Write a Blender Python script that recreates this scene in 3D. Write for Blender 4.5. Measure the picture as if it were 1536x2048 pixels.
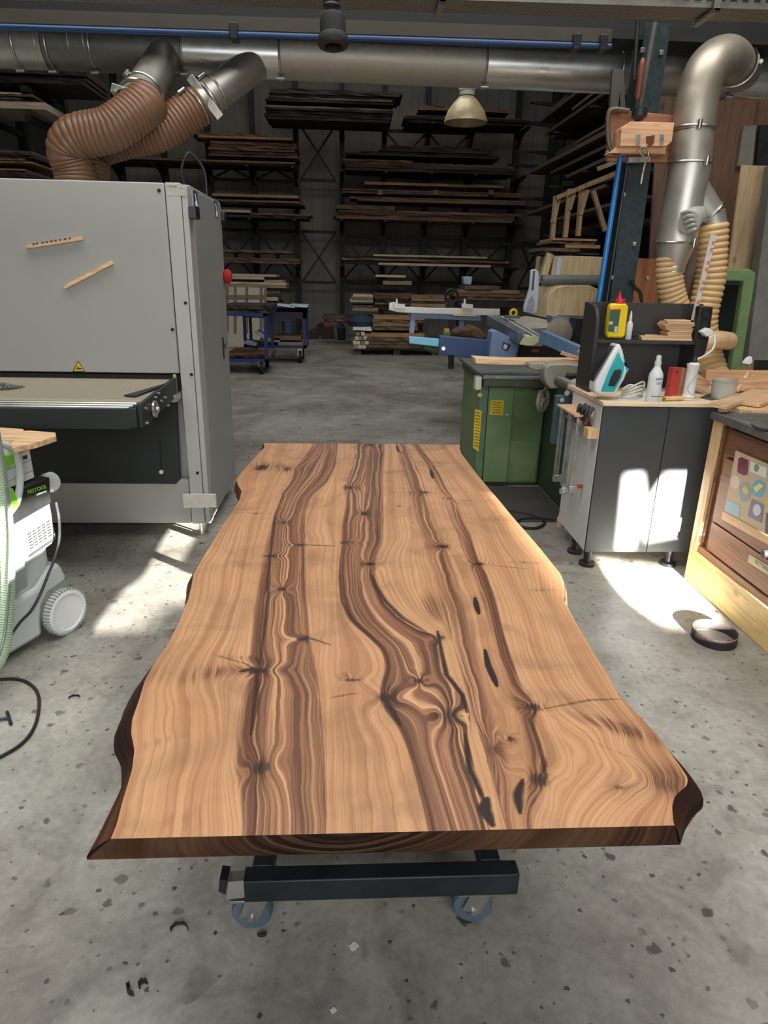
import bpy, bmesh, math, random
import numpy as np
from mathutils import Vector, Matrix
random.seed(7)
for o in list(bpy.data.objects): bpy.data.objects.remove(o)
S = bpy.context.scene
COL = S.collection
V = Vector
R = math.radians

# ------------------------------------------------------------------ camera
FPX, EYE = 1330.0, 1.55
PITCH, YAW, ROLL = R(19.6), R(3.3), R(1.25)
fw = V((math.sin(YAW)*math.cos(PITCH), math.cos(YAW)*math.cos(PITCH), -math.sin(PITCH)))
_r = V((math.cos(YAW), -math.sin(YAW), 0)); _u = _r.cross(fw)
rt = _r*math.cos(ROLL) + _u*math.sin(ROLL); up = _u*math.cos(ROLL) - _r*math.sin(ROLL)
CAM = V((0, 0, EYE))
cd = bpy.data.cameras.new('camera'); cam = bpy.data.objects.new('camera', cd); COL.objects.link(cam)
cd.sensor_fit = 'HORIZONTAL'; cd.sensor_width = 36; cd.lens = FPX/1536*36
cd.clip_start = .05; cd.clip_end = 100
M = Matrix((rt, up, -fw)).transposed().to_4x4(); M.translation = CAM; cam.matrix_world = M
S.camera = cam

# ------------------------------------------------------------------ light
w = bpy.data.worlds.new('world'); S.world = w; w.use_nodes = True
w.node_tree.nodes['Background'].inputs[0].default_value = (.75, .85, 1, 1)
w.node_tree.nodes['Background'].inputs[1].default_value = 1.0
def sun(name, d, strength, ang, col):
    l = bpy.data.lights.new(name, 'SUN'); l.energy = strength; l.angle = R(ang); l.color = col
    o = bpy.data.objects.new(name, l); COL.objects.link(o)
    o.rotation_euler = V(d).to_track_quat('-Z', 'Y').to_euler(); o.location = (0, -6, 8)
def area(name, loc, aim, sx, sy, e, col=(1, 1, 1)):
    l = bpy.data.lights.new(name, 'AREA'); l.shape = 'RECTANGLE'; l.size = sx; l.size_y = sy; l.energy = e; l.color = col
    o = bpy.data.objects.new(name, l); COL.objects.link(o); o.location = loc
    o.rotation_euler = (V(aim)-V(loc)).to_track_quat('-Z', 'Y').to_euler()
SUN_A = V((0, 1, -.27)); SUN_B = V((-1, .79, -.333))
sun('sun_low', SUN_A, 230, .6, (1, .93, .82))
sun('added_sun_right', SUN_B, 46, .4, (1, .95, .88))  # added second sun from the right, an assumed reflection for the left floor patch
area('door_daylight', (.2, -2.9, 2.3), (.1, 2.2, .7), 5.0, 2.4, 210, (.93, .97, 1))
area('skylight_near', (.3, 1.9, 6.9), (.3, 2.3, 0), 9, 4, 560, (1, .98, .95))
area('skylight_mid', (.6, 9.5, 7.0), (.6, 9.4, 0), 3.2, 4, 165, (1, .99, .96))
area('skylight_back', (0, 15.5, 7.0), (0, 15.5, 0), 6, 2.4, 52, (1, .98, .94))
S.view_settings.view_transform = 'Standard'; S.view_settings.look = 'None'
S.view_settings.exposure = 0.0; S.view_settings.gamma = 1; S.view_settings.use_curve_mapping = False

# ------------------------------------------------------------------ pixel -> point at a real distance
def ray(px, py): return fw + rt*((px-768)/FPX) + up*((1024-py)/FPX)
def onY(px, py, y): d = ray(px, py); return CAM + d*(y/d.y)
def onX(px, py, x): d = ray(px, py); return CAM + d*(x/d.x)
def onZ(px, py, z=0.0): d = ray(px, py); return CAM + d*((z-EYE)/d.z)
def hit(px, py, P0, N): d = ray(px, py); return CAM + d*((V(P0)-CAM).dot(V(N))/d.dot(V(N)))

# ------------------------------------------------------------------ materials
def lin(c):
    if max(c) > 1: c = [x/255 for x in c]
    return tuple((x/12.92 if x <= .04045 else ((x+.055)/1.055)**2.4) for x in c[:3]) + (1,)
MATS = {}
def nt(name):
    m = bpy.data.materials.new(name); m.use_nodes = True
    t = m.node_tree; return m, t, t.nodes['Principled BSDF']
def N(t, kind, **k):
    n = t.nodes.new(kind)
    for a, b in k.items():
        if a.startswith('i_'): n.inputs[int(a[2:])].default_value = b
        else: setattr(n, a, b)
    return n
def ramp(t, src, stops):
    r = t.nodes.new('ShaderNodeValToRGB'); e = r.color_ramp.elements
    while len(e) < len(stops): e.new(.5)
    for q, (p, c) in zip(e, stops): q.position = p; q.color = c if len(c) == 4 else lin(c)
    t.links.new(src, r.inputs[0]); return r
def G_(v): return (v, v, v, 1)
def mixc(t, fac, a, b, mode='MIX'):
    m = t.nodes.new('ShaderNodeMix'); m.data_type = 'RGBA'; m.blend_type = mode
    for s, v in ((m.inputs[0], fac), (m.inputs[6], a), (m.inputs[7], b)):
        if hasattr(v, 'is_linked') or hasattr(v, 'links'): t.links.new(v, s)
        else: s.default_value = v
    return m.outputs[2]
def plain(name, col, rough=.5, metal=0, var=.12, scale=9, bump=0, stretch=(1, 1, 1), coat=0, trans=0, emit=0, alpha=None):
    if name in MATS: return MATS[name]
    m, t, b = nt(name)
    tc = N(t, 'ShaderNodeTexCoord'); mp = N(t, 'ShaderNodeMapping'); mp.inputs['Scale'].default_value = stretch
    t.links.new(tc.outputs['Object'], mp.inputs[0])
    n = N(t, 'ShaderNodeTexNoise'); n.inputs['Scale'].default_value = scale; n.inputs['Detail'].default_value = 5; n.inputs['Roughness'].default_value = .6
    t.links.new(mp.outputs[0], n.inputs['Vector'])
    c = lin(col); lo = tuple(x*(1-var*1.6) for x in c[:3])+(1,); hi = tuple(min(1, x*(1+var)) for x in c[:3])+(1,)
    r = ramp(t, n.outputs['Fac'], [(.3, lo), (.7, hi)])
    t.links.new(r.outputs[0], b.inputs['Base Color'])
    b.inputs['Metallic'].default_value = metal
    rr = ramp(t, n.outputs['Fac'], [(.2, G_(max(.02, rough-.08))), (.8, G_(min(1, rough+.1)))])
    t.links.new(rr.outputs[0], b.inputs['Roughness'])
    if coat: b.inputs['Coat Weight'].default_value = coat
    if trans: b.inputs['Transmission Weight'].default_value = trans
    if bump:
        bm = N(t, 'ShaderNodeBump'); bm.inputs['Strength'].default_value = bump; bm.inputs['Distance'].default_value = .01
        t.links.new(n.outputs['Fac'], bm.inputs['Height']); t.links.new(bm.outputs[0], b.inputs['Normal'])
    if alpha is not None: b.inputs['Alpha'].default_value = alpha
    MATS[name] = m; return m
def wood(name, c1, c2, axis='x', rough=.55, rnd=.35, knots=True, sc=1.0):
    if name in MATS: return MATS[name]
    m, t, b = nt(name)
    tc = N(t, 'ShaderNodeTexCoord'); oi = N(t, 'ShaderNodeObjectInfo'); mp = N(t, 'ShaderNodeMapping')
    k = {'x': (.9, 14, 14), 'y': (14, .9, 14), 'z': (14, 14, .9)}[axis]
    mp.inputs['Scale'].default_value = tuple(q*sc for q in k)
    ad = N(t, 'ShaderNodeVectorMath', operation='ADD'); ml = N(t, 'ShaderNodeMath', operation='MULTIPLY'); ml.inputs[1].default_value = 37
    t.links.new(oi.outputs['Random'], ml.inputs[0]); t.links.new(tc.outputs['Object'], ad.inputs[0]); t.links.new(ml.outputs[0], ad.inputs[1])
    t.links.new(ad.outputs[0], mp.inputs[0])
    n = N(t, 'ShaderNodeTexNoise'); n.inputs['Scale'].default_value = 2.2; n.inputs['Detail'].default_value = 7; n.inputs['Distortion'].default_value = .7
    t.links.new(mp.outputs[0], n.inputs['Vector'])
    r = ramp(t, n.outputs['Fac'], [(.3, c2), (.46, c1), (.55, tuple(min(255, x*1.08) for x in c1)), (.68, tuple((a+q)/2 for a, q in zip(c1, c2)))])
    out = r.outputs[0]
    if knots:
        v = N(t, 'ShaderNodeTexVoronoi'); v.inputs['Scale'].default_value = 3.4
        mp2 = N(t, 'ShaderNodeMapping'); mp2.inputs['Scale'].default_value = tuple(.6 if q < 2 else 1 for q in k)
        t.links.new(ad.outputs[0], mp2.inputs[0]); t.links.new(mp2.outputs[0], v.inputs['Vector'])
        kr = ramp(t, v.outputs['Distance'], [(.03, G_(.8)), (.09, G_(0))])
        out = mixc(t, kr.outputs[0], out, lin(tuple(x*.5 for x in c2)))
    hv = N(t, 'ShaderNodeHueSaturation'); mr = N(t, 'ShaderNodeMapRange'); mr.inputs[3].default_value = 1-rnd; mr.inputs[4].default_value = 1+rnd
    t.links.new(oi.outputs['Random'], mr.inputs[0]); t.links.new(mr.outputs[0], hv.inputs['Value']); t.links.new(out, hv.inputs['Color'])
    t.links.new(hv.outputs[0], b.inputs['Base Color']); b.inputs['Roughness'].default_value = rough
    MATS[name] = m; return m

# ------------------------------------------------------------------ geometry
class MB:
    def __init__(s, M=None): s.v = []; s.f = []; s.M = M
    def add(s, vs, fs):
        o = len(s.v)
        s.v += [(s.M @ V(p)) if s.M is not None else V(p) for p in vs]; s.f += [[i+o for i in f] for f in fs]; return s
    def box(s, x0, x1, y0, y1, z0, z1):
        x0, x1 = sorted((x0, x1)); y0, y1 = sorted((y0, y1)); z0, z1 = sorted((z0, z1))
        return s.add([(x0, y0, z0), (x1, y0, z0), (x1, y1, z0), (x0, y1, z0), (x0, y0, z1), (x1, y0, z1), (x1, y1, z1), (x0, y1, z1)],
                     [[0, 3, 2, 1], [4, 5, 6, 7], [0, 1, 5, 4], [1, 2, 6, 5], [2, 3, 7, 6], [3, 0, 4, 7]])
    def prism(s, pts, vec):
        pts = [V(p) for p in pts]; vec = V(vec); n = len(pts)
        nn = V((0, 0, 0))
        for i in range(n): nn += pts[i].cross(pts[(i+1) % n])
        if nn.dot(vec) > 0: pts = pts[::-1]
        vs = pts + [p+vec for p in pts]
        return s.add(vs, [list(range(n)), [2*n-1-i for i in range(n)]] + [[i, n+i, n+(i+1) % n, (i+1) % n] for i in range(n)])
    def pixY(s, px, y, depth): return s.prism([onY(a, b, y) for a, b in px], (0, depth, 0))
    def bar(s, p, q, w, h, upv=(0, 0, 1)):
        p = V(p); q = V(q); d = (q-p).normalized(); u = V(upv); sd = d.cross(u)
        if sd.length < 1e-4: sd = d.cross(V((0, 1, 0)))
        sd.normalize(); u = sd.cross(d)
        c = [p + sd*(a*w/2) + u*(b*h/2) for a, b in ((-1, -1), (1, -1), (1, 1), (-1, 1))]
        return s.prism(c, q-p)
    def tube(s, pts, r, n=14, caps=True):
        pts = [V(p) for p in pts]; k = len(pts); rs = r if hasattr(r, '__len__') else [r]*k
        T = [(pts[min(i+1, k-1)]-pts[max(i-1, 0)]).normalized() for i in range(k)]
        ref = V((0, 0, 1)) if abs(T[0].z) < .9 else V((1, 0, 0))
        a = T[0].cross(ref).normalized(); vs = []; fs = []
        for i in range(k):
            a = (a - T[i]*a.dot(T[i])).normalized(); b = T[i].cross(a)
            for j in range(n):
                th = 2*math.pi*j/n; vs.append(pts[i] + (a*math.cos(th)+b*math.sin(th))*rs[i])
        for i in range(k-1):
            for j in range(n): fs.append([i*n+j, i*n+(j+1) % n, (i+1)*n+(j+1) % n, (i+1)*n+j])
        if caps: fs += [list(range(n))[::-1], [(k-1)*n+j for j in range(n)]]
        return s.add(vs, fs)
    def cyl(s, p, q, r, n=20, r2=None): return s.tube([p, q], [r, r if r2 is None else r2], n)
    def lathe(s, prof, P=(0, 0, 0), ax=(0, 0, 1), n=24, caps=True):
        P = V(P); ax = V(ax).normalized(); a = ax.cross(V((1, 0, 0)) if abs(ax.x) < .9 else V((0, 1, 0))).normalized(); b = ax.cross(a)
        vs = []; fs = []
        for r, h in prof:
            for j in range(n):
                th = 2*math.pi*j/n; vs.append(P + ax*h + (a*math.cos(th)+b*math.sin(th))*r)
        k = len(prof)
        for i in range(k-1):
            for j in range(n): fs.append([i*n+j, i*n+(j+1) % n, (i+1)*n+(j+1) % n, (i+1)*n+j])
        if caps: fs += [list(range(n))[::-1], [(k-1)*n+j for j in range(n)]]
        return s.add(vs, fs)
    def torus(s, P, ax, Rm, r, n=32, m=8):
        P = V(P); ax = V(ax).normalized(); a = ax.cross(V((1, 0, 0)) if abs(ax.x) < .9 else V((0, 1, 0))).normalized(); b = ax.cross(a)
        vs = []; fs = []
        for i in range(n):
            th = 2*math.pi*i/n; d = a*math.cos(th)+b*math.sin(th)
            for j in range(m):
                ph = 2*math.pi*j/m; vs.append(P + d*(Rm+r*math.cos(ph)) + ax*(r*math.sin(ph)))
        for i in range(n):
            for j in range(m): fs.append([i*m+j, ((i+1) % n)*m+j, ((i+1) % n)*m+(j+1) % m, i*m+(j+1) % m])
        return s.add(vs, fs)
    def build(s, name, mat, parent=None, bev=0, smooth=35, label=None, kind=None):
        me = bpy.data.meshes.new(name)
        if parent is not None: org = WORLD[parent.name]
        else:
            xs = [v.x for v in s.v]; ys = [v.y for v in s.v]; org = V(((min(xs)+max(xs))/2, (min(ys)+max(ys))/2, min(v.z for v in s.v)))
        me.from_pydata([tuple(v-org) for v in s.v], [], s.f); me.update()
        bm = bmesh.new(); bm.from_mesh(me); bmesh.ops.recalc_face_normals(bm, faces=bm.faces); bm.to_mesh(me); bm.free()
        if smooth:
            for p in me.polygons: p.use_smooth = True
            me.set_sharp_from_angle(angle=R(smooth))
        o = bpy.data.objects.new(name, me); COL.objects.link(o)
        if parent is not None: o.parent = parent
        else: o.location = org
        WORLD[o.name] = org
        me.materials.append(mat)
        if bev:
            b = o.modifiers.new('bevel', 'BEVEL'); b.width = bev; b.segments = 2; b.limit_method = 'ANGLE'; b.angle_limit = R(40)
        if label: o['label'] = label
        if kind: o['kind'] = kind
        return o
WORLD = {}
def tag(o, label, cat, group=None, kind=None):
    o['label'] = label; o['category'] = cat
    if group: o['group'] = group
    if kind: o['kind'] = kind
    return o
def thing(name, label, cat, loc, group=None):
    o = bpy.data.objects.new(name, None); COL.objects.link(o); o.location = loc; o.empty_display_size = .1
    WORLD[o.name] = V(loc); return tag(o, label, cat, group)
def struct(mb, name, mat, **k): o = mb.build(name, mat, **k); o['kind'] = 'structure'; return o
def spline(pts, n=10):
    pts = [V(p) for p in pts]; P = [pts[0]*2-pts[1]] + pts + [pts[-1]*2-pts[-2]]; out = []
    for i in range(1, len(P)-2):
        a, b, c, d = P[i-1:i+3]
        for j in range(n):
            t = j/n; out.append(.5*((2*b) + (c-a)*t + (2*a-5*b+4*c-d)*t*t + (3*b-a-3*c+d)*t**3))
    out.append(pts[-1]); return out
def resample(pts, step):
    out = [pts[0]]; acc = 0
    for a, b in zip(pts, pts[1:]):
        L = (b-a).length; 
        while acc + L >= step:
            f = (step-acc)/L; a = a + (b-a)*f; out.append(a.copy()); L = (b-a).length; acc = 0
            if L < 1e-9: break
        acc += L
    return out
def hose(ctrl, r, pitch=.03, amp=.06, n=20):
    p = resample(spline(ctrl, 30), pitch/4)
    rs = [r*(1 + amp*(0, .8, 1, .8)[i % 4] - amp*.5) for i in range(len(p))]
    return MB().tube(p, rs, n)
def text_on(body, size, P, right, upv, mat, name, parent, depth=.0008):
    c = bpy.data.curves.new('t', 'FONT'); c.body = body; c.size = size; c.align_x = 'CENTER'; c.align_y = 'CENTER'; c.extrude = depth
    o = bpy.data.objects.new('t', c); COL.objects.link(o)
    me = bpy.data.meshes.new_from_object(o); bpy.data.objects.remove(o)
    r_ = V(right).normalized(); u_ = V(upv).normalized(); n_ = r_.cross(u_)
    Mx = Matrix((r_, u_, n_)).transposed().to_4x4(); Mx.translation = V(P) - (WORLD[parent.name] if parent else V((0, 0, 0)))
    me.transform(Mx); me.materials.clear(); me.materials.append(mat); me.name = name
    q = bpy.data.objects.new(name, me); COL.objects.link(q)
    if parent: q.parent = parent
    return q
ORD = ['first', 'second', 'third', 'fourth', 'fifth', 'sixth', 'seventh', 'eighth', 'ninth', 'tenth', 'eleventh', 'twelfth', 'thirteenth', 'fourteenth', 'fifteenth', 'sixteenth']
# ------------------------------------------------------------------ common materials
steel = plain('galvanised_steel', (178, 175, 166), .42, .82, .12, 7, stretch=(1, 1, 1))
steel_new = plain('bright_steel', (206, 205, 198), .30, .88, .06, 5)
zinc = plain('zinc_fittings', (190, 188, 180), .35, 1, .1, 30)
black = plain('black_lacquer', (30, 32, 34), .4, 0, .2, 12)
blackmatt = plain('black_rubber', (22, 22, 22), .7, 0, .2, 20)
darksteel = plain('dark_steel', (44, 50, 53), .45, .5, .25, 8)
rackm = plain('rack_steel', (30, 33, 34), .6, .2, .2, 4)
redm = plain('red_plastic', (178, 40, 38), .45, 0, .1)
bluepipe2 = plain('blue_riser_pipe', (40, 112, 178), .3, 0, .1)
bluepipe = plain('blue_pipe', (18, 60, 106), .35, 0, .1)
bluepaint = plain('blue_paint', (28, 46, 104), .5, 0, .2)
white = plain('white_plastic', (222, 224, 222), .4, 0, .04)
cream = plain('cream_paint', (196, 192, 178), .5, 0, .08)
greenm = plain('green_machine_paint', (112, 138, 90), .45, 0, .12, 3)
yellowm = plain('yellow_sticker', (226, 192, 38), .5, 0, .06)
yellowp = plain('yellow_plastic', (240, 205, 20), .35, 0, .04)
bulb = plain('grey_iron', (120, 122, 118), .4, .6, .15)
oak = wood('light_wood', (214, 180, 138), (178, 138, 96), 'x', .5, .12)
oaky = wood('light_wood_y', (214, 180, 138), (178, 138, 96), 'y', .5, .12)
pine = wood('pine', (204, 168, 126), (176, 138, 96), 'z', .55, .1)
ply = wood('plywood', (198, 170, 132), (176, 146, 108), 'z', .6, .08)
beech = wood('beech', (208, 166, 128), (186, 142, 104), 'x', .5, .08)
rough = wood('rough_boards', (94, 77, 63), (52, 43, 36), 'x', .85, .45, False)
roughg = wood('rough_grey_boards', (92, 84, 74), (50, 44, 38), 'x', .85, .45, False)
pale = wood('pale_boards', (150, 130, 106), (98, 80, 62), 'x', .8, .3, False)
roughy = wood('rough_boards_y', (96, 76, 58), (52, 40, 32), 'y', .85, .5, False)
cardb = plain('cardboard', (150, 116, 84), .8, 0, .1)

# ------------------------------------------------------------------ setting
XL, XR, YF, YB, ZC = -7.0, 5.1, -3.2, 19.0, 7.6
def concrete():
    m, t, b = nt('concrete_floor')
    tc = N(t, 'ShaderNodeTexCoord')
    def noise(sc, det=6, rg=.6, dist=0):
        n = N(t, 'ShaderNodeTexNoise'); n.inputs['Scale'].default_value = sc; n.inputs['Detail'].default_value = det
        n.inputs['Roughness'].default_value = rg; n.inputs['Distortion'].default_value = dist
        t.links.new(tc.outputs['Object'], n.inputs['Vector']); return n.outputs['Fac']
    base = ramp(t, noise(.9, 8, .65, .4), [(.25, (101, 96, 87)), (.42, (134, 130, 121)), (.6, (162, 159, 150)), (.8, (126, 121, 111))]).outputs[0]
    fine = ramp(t, noise(38, 8, .75), [(.3, G_(.74)), (.7, G_(1.12))]).outputs[0]
    c = mixc(t, 1.0, base, fine, 'MULTIPLY')
    mid = ramp(t, noise(4.5, 8, .7, .8), [(.32, G_(.62)), (.5, G_(1.0)), (.72, G_(1.15))]).outputs[0]
    c = mixc(t, .85, c, mid, 'MULTIPLY')
    # drips and stains: blobs with ragged rims
    def spots(sc, r0, r1, keep, amt, col):
        nonlocal c
        wob = N(t, 'ShaderNodeTexNoise'); wob.inputs['Scale'].default_value = sc*3.4; wob.inputs['Detail'].default_value = 4
        t.links.new(tc.outputs['Object'], wob.inputs['Vector'])
        ad = N(t, 'ShaderNodeVectorMath', operation='MULTIPLY_ADD'); ad.inputs[1].default_value = (.42/sc,)*3
        t.links.new(wob.outputs['Color'], ad.inputs[0]); t.links.new(tc.outputs['Object'], ad.inputs[2])
        v = N(t, 'ShaderNodeTexVoronoi'); v.inputs['Scale'].default_value = sc; v.inputs['Randomness'].default_value = 1; v.voronoi_dimensions = '2D'
        t.links.new(ad.outputs[0], v.inputs['Vector'])
        sep = N(t, 'ShaderNodeSeparateColor'); t.links.new(v.outputs['Color'], sep.inputs[0])
        # random size per cell
        mr = N(t, 'ShaderNodeMapRange'); mr.inputs[1].default_value = keep; mr.inputs[2].default_value = 1; mr.inputs[3].default_value = 0; mr.inputs[4].default_value = r1
        t.links.new(sep.outputs[0], mr.inputs[0])
        df = N(t, 'ShaderNodeMath', operation='SUBTRACT'); t.links.new(mr.outputs[0], df.inputs[0]); t.links.new(v.outputs['Distance'], df.inputs[1])
        r = ramp(t, df.outputs[0], [(0.0, G_(0)), (r0, G_(amt))])
        ml = N(t, 'ShaderNodeMath', operation='MULTIPLY'); t.links.new(r.outputs[0], ml.inputs[0])
        k2 = ramp(t, sep.outputs[1], [(0, G_(.25)), (1, G_(1))]); t.links.new(k2.outputs[0], ml.inputs[1])
        c = mixc(t, ml.outputs[0], c, lin(col))
    spots(4.5, .12, .30, .5, .5, (58, 50, 40))
    spots(11, .06, .22, .6, .85, (44, 38, 30))
    spots(30, .06, .24, .66, .9, (40, 34, 26))
    spots(17, .05, .08, .95, .5, (205, 205, 195))
    # saw cut joints
    br = N(t, 'ShaderNodeTexBrick'); br.offset = 0; br.inputs['Scale'].default_value = 1; br.inputs['Mortar Size'].default_value = .003
    br.inputs['Brick Width'].default_value = 60; br.inputs['Row Height'].default_value = 4.45; br.inputs['Mortar Smooth'].default_value = .4
    mpj = N(t, 'ShaderNodeMapping'); mpj.inputs['Location'].default_value = (30, 0, 0); t.links.new(tc.outputs['Object'], mpj.inputs[0]); t.links.new(mpj.outputs[0], br.inputs['Vector'])
    c = mixc(t, br.outputs['Fac'], c, lin((96, 92, 84)))
    t.links.new(c, b.inputs['Base Color'])
    rr = ramp(t, noise(3, 7, .7), [(.3, G_(.34)), (.7, G_(.56))]); t.links.new(rr.outputs[0], b.inputs['Roughness'])
    bm = N(t, 'ShaderNodeBump'); bm.inputs['Strength'].default_value = .12; bm.inputs['Distance'].default_value = .004
    t.links.new(noise(55, 6), bm.inputs['Height']); t.links.new(bm.outputs[0], b.inputs['Normal'])
    return m
struct(MB().box(XL, XR, YF, YB, -.1, 0), 'floor', concrete())
def wallmat(name, col, period=1.0):
    m, t, b = nt(name); tc = N(t, 'ShaderNodeTexCoord')
    br = N(t, 'ShaderNodeTexWave'); br.wave_type = 'BANDS'; br.bands_direction = 'X'; br.inputs['Scale'].default_value = period
    t.links.new(tc.outputs['Object'], br.inputs['Vector'])
    n = N(t, 'ShaderNodeTexNoise'); n.inputs['Scale'].default_value = 1.4; n.inputs['Detail'].default_value = 5
    t.links.new(tc.outputs['Object'], n.inputs['Vector'])
    c = lin(col)
    a = ramp(t, n.outputs['Fac'], [(.3, tuple(x*.8 for x in c[:3])+(1,)), (.7, tuple(x*1.1 for x in c[:3])+(1,))]).outputs[0]
    g = ramp(t, br.outputs['Fac'], [(0, G_(.8)), (.06, G_(1))]).outputs[0]
    t.links.new(mixc(t, 1.0, a, g, 'MULTIPLY'), b.inputs['Base Color']); b.inputs['Roughness'].default_value = .75; return m
wgrey = wallmat('grey_wall_panels', (128, 126, 116))
wdark = wallmat('dark_wall_panels', (62, 62, 58))
struct(MB().box(XL-.2, XR+.2, YB, YB+.2, 0, ZC), 'wall_back', wgrey)
struct(MB().box(XL-.2, XL, YF-.2, YB, 0, ZC), 'wall_left', wdark)
def wall_with_holes(name, u0, u1, v0, v1, holes, Mx, mat, th=.06):
    c = bpy.data.curves.new('w', 'CURVE'); c.dimensions = '2D'; c.fill_mode = 'BOTH'; c.extrude = th/2
    for poly in [[(u0, v0), (u1, v0), (u1, v1), (u0, v1)]] + holes:
        s = c.splines.new('POLY'); s.points.add(len(poly)-1); s.use_cyclic_u = True
        for p, q in zip(s.points, poly): p.co = (q[0], q[1], 0, 1)
    o = bpy.data.objects.new('w', c); COL.objects.link(o); me = bpy.data.meshes.new_from_object(o); bpy.data.objects.remove(o)
    me.transform(Mx); me.name = name; me.materials.clear(); me.materials.append(mat)
    q = bpy.data.objects.new(name, me); COL.objects.link(q); q['kind'] = 'structure'; return q
def back(P, d, axis, val):      # where the sunbeam that lands on P crossed the wall
    k = (val - P[axis])/d[axis]; return P + d*k
# front wall: invented openings, outlined to give the low sun its patches (x, z)
def A(pts): return [(back(p, SUN_A, 1, YF).x, back(p, SUN_A, 1, YF).z) for p in pts]
A_floor = [onZ(*p) for p in ((1196, 1118), (1222, 1160), (1262, 1206), (1318, 1244), (1390, 1248), (1436, 1232), (1350, 1135))]
A_door1 = [onY(*p, 3.38) for p in ((1254, 945), (1289, 942), (1294, 980), (1270, 1100), (1238, 1100))]
A_door2 = [onY(*p, 3.38) for p in ((1336, 943), (1420, 943), (1410, 1062), (1293, 1083), (1294, 1008))]
Mf = Matrix(((1, 0, 0, 0), (0, 0, -1, YF-.03), (0, 1, 0, 0), (0, 0, 0, 1)))
wall_with_holes('wall_front', XL-.2, XR+.2, 0, ZC, [A(A_floor), A(A_door1), A(A_door2)], Mf, wdark)
def B(pts): return [(back(p, SUN_B, 0, XR).y, back(p, SUN_B, 0, XR).z) for p in pts]
def F0(x, y, z=0): return V((x, y, z))
B_floor = [F0(-1.32, 2.72), F0(-.95, 2.74), F0(-.9, 2.98), F0(-.45, 3.0), F0(-.45, 4.3), F0(-1.38, 4.3)]
B_vac = [F0(-1.27, 2.02, .44), F0(-1.27, 2.9, .44), F0(-1.27, 2.75, .66), F0(-1.27, 2.02, .75)]
Mr = Matrix(((0, 0, 1, XR+.03), (1, 0, 0, 0), (0, 1, 0, 0), (0, 0, 0, 1)))
wall_with_holes('wall_right', YF-.2, YB+.2, 0, ZC, [B(B_floor), B(B_vac)], Mr, wdark)  # holes made up to shape the second sun's floor and vacuum patches
struct(MB().box(XL-.2, XR+.2, YF-.2, YB+.2, ZC, ZC+.15), 'ceiling', plain('ceiling_dark', (58, 57, 52), .8))
# ------------------------------------------------------------------ the live-edge table top
ZT, TH = .65, .052
def to_slab(pts): return np.array([[onZ(a, b, ZT).x, onZ(a, b, ZT).y] for a, b in pts])
def curve(pts, t, sm=4):
    q = to_slab(pts); q = q[np.argsort(q[:, 1])]; x = np.interp(t, q[:, 1], q[:, 0])
    if sm:
        k = np.hanning(2*sm+3)[1:-1]; k /= k.sum(); xp = np.pad(x, sm, mode='edge'); x = np.convolve(xp, k, 'valid')
    return x
NR = 560
y0, y1 = .888, 3.668
t = np.linspace(y0, y1, NR)
LEFT = [(528, 886), (528, 896), (516, 908), (498, 928), (480, 948), (473, 960), (476, 970), (483, 982), (480, 998), (465, 1022), (445, 1052), (425, 1085), (402, 1122), (387, 1148), (383, 1172), (376, 1200), (360, 1240), (335, 1290), (305, 1332), (290, 1360), (278, 1400), (264, 1440), (262, 1466), (269, 1500), (264, 1540), (252, 1580), (244, 1606), (233, 1650), (216, 1690)]
RIGHT = [(920, 888), (919, 897), (923, 908), (936, 925), (952, 946), (976, 975), (1000, 1003), (1022, 1030), (1050, 1062), (1076, 1092), (1105, 1128), (1121, 1148), (1128, 1165), (1129, 1190), (1126, 1200), (1136, 1215), (1152, 1246), (1172, 1280), (1192, 1312), (1217, 1352), (1242, 1396), (1272, 1426), (1315, 1470), (1340, 1505), (1360, 1532), (1376, 1556), (1374, 1572), (1350, 1590), (1344, 1612), (1347, 1648)]
xl = curve(LEFT, t, 2); xr = curve(RIGHT, t, 2)
s1 = np.interp(t, [y0, y1], [onZ(652, 1665, ZT).x, onZ(676, 887, ZT).x])
s2 = np.interp(t, [1.2, 3.6], [.275, .265])
def guides(*g): return [(u, h, curve(p, t, 12) if isinstance(p, list) else p) for u, h, p in g]
H_L = [(640, 888), (622, 905), (600, 935), (585, 965), (566, 985), (552, 1020), (545, 1050), (540, 1112), (534, 1150), (528, 1200), (520, 1280), (517, 1335), (509, 1400), (500, 1470), (495, 1540), (508, 1580), (503, 1665)]
H_R = [(672, 888), (668, 930), (650, 965), (618, 992), (606, 1030), (608, 1110), (611, 1200), (617, 1270), (632, 1350), (642, 1450), (648, 1550), (652, 1665)]
gL = guides((0.0, .05, xl), (.10, .12, [(560, 888), (545, 960), (520, 1000), (497, 1060), (482, 1120), (476, 1180), (452, 1250), (415, 1320), (408, 1370), (428, 1420), (438, 1480), (405, 1560), (392, 1620), (402, 1665)]),
            (.19, .03, [(620, 888), (560, 985), (520, 1110), (500, 1250), (492, 1335), (470, 1450), (455, 1540), (468, 1600), (480, 1665)]),
            (.215, .85, H_L), (.27, .55, [(655, 888), (630, 950), (585, 1005), (572, 1060), (568, 1130), (560, 1200), (553, 1280), (560, 1350), (556, 1450), (560, 1550), (565, 1665)]),
            (.335, .78, H_R), (.345, .04, [(a+6, b) for a, b in H_R]), (.39, .0, s1))
M_L = [(718, 888), (712, 930), (692, 975), (696, 1010), (688, 1050), (686, 1100), (680, 1150), (684, 1200), (700, 1240), (735, 1270), (768, 1300), (776, 1335), (762, 1385), (768, 1412), (800, 1450), (828, 1520), (842, 1580), (862, 1665)]
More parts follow.
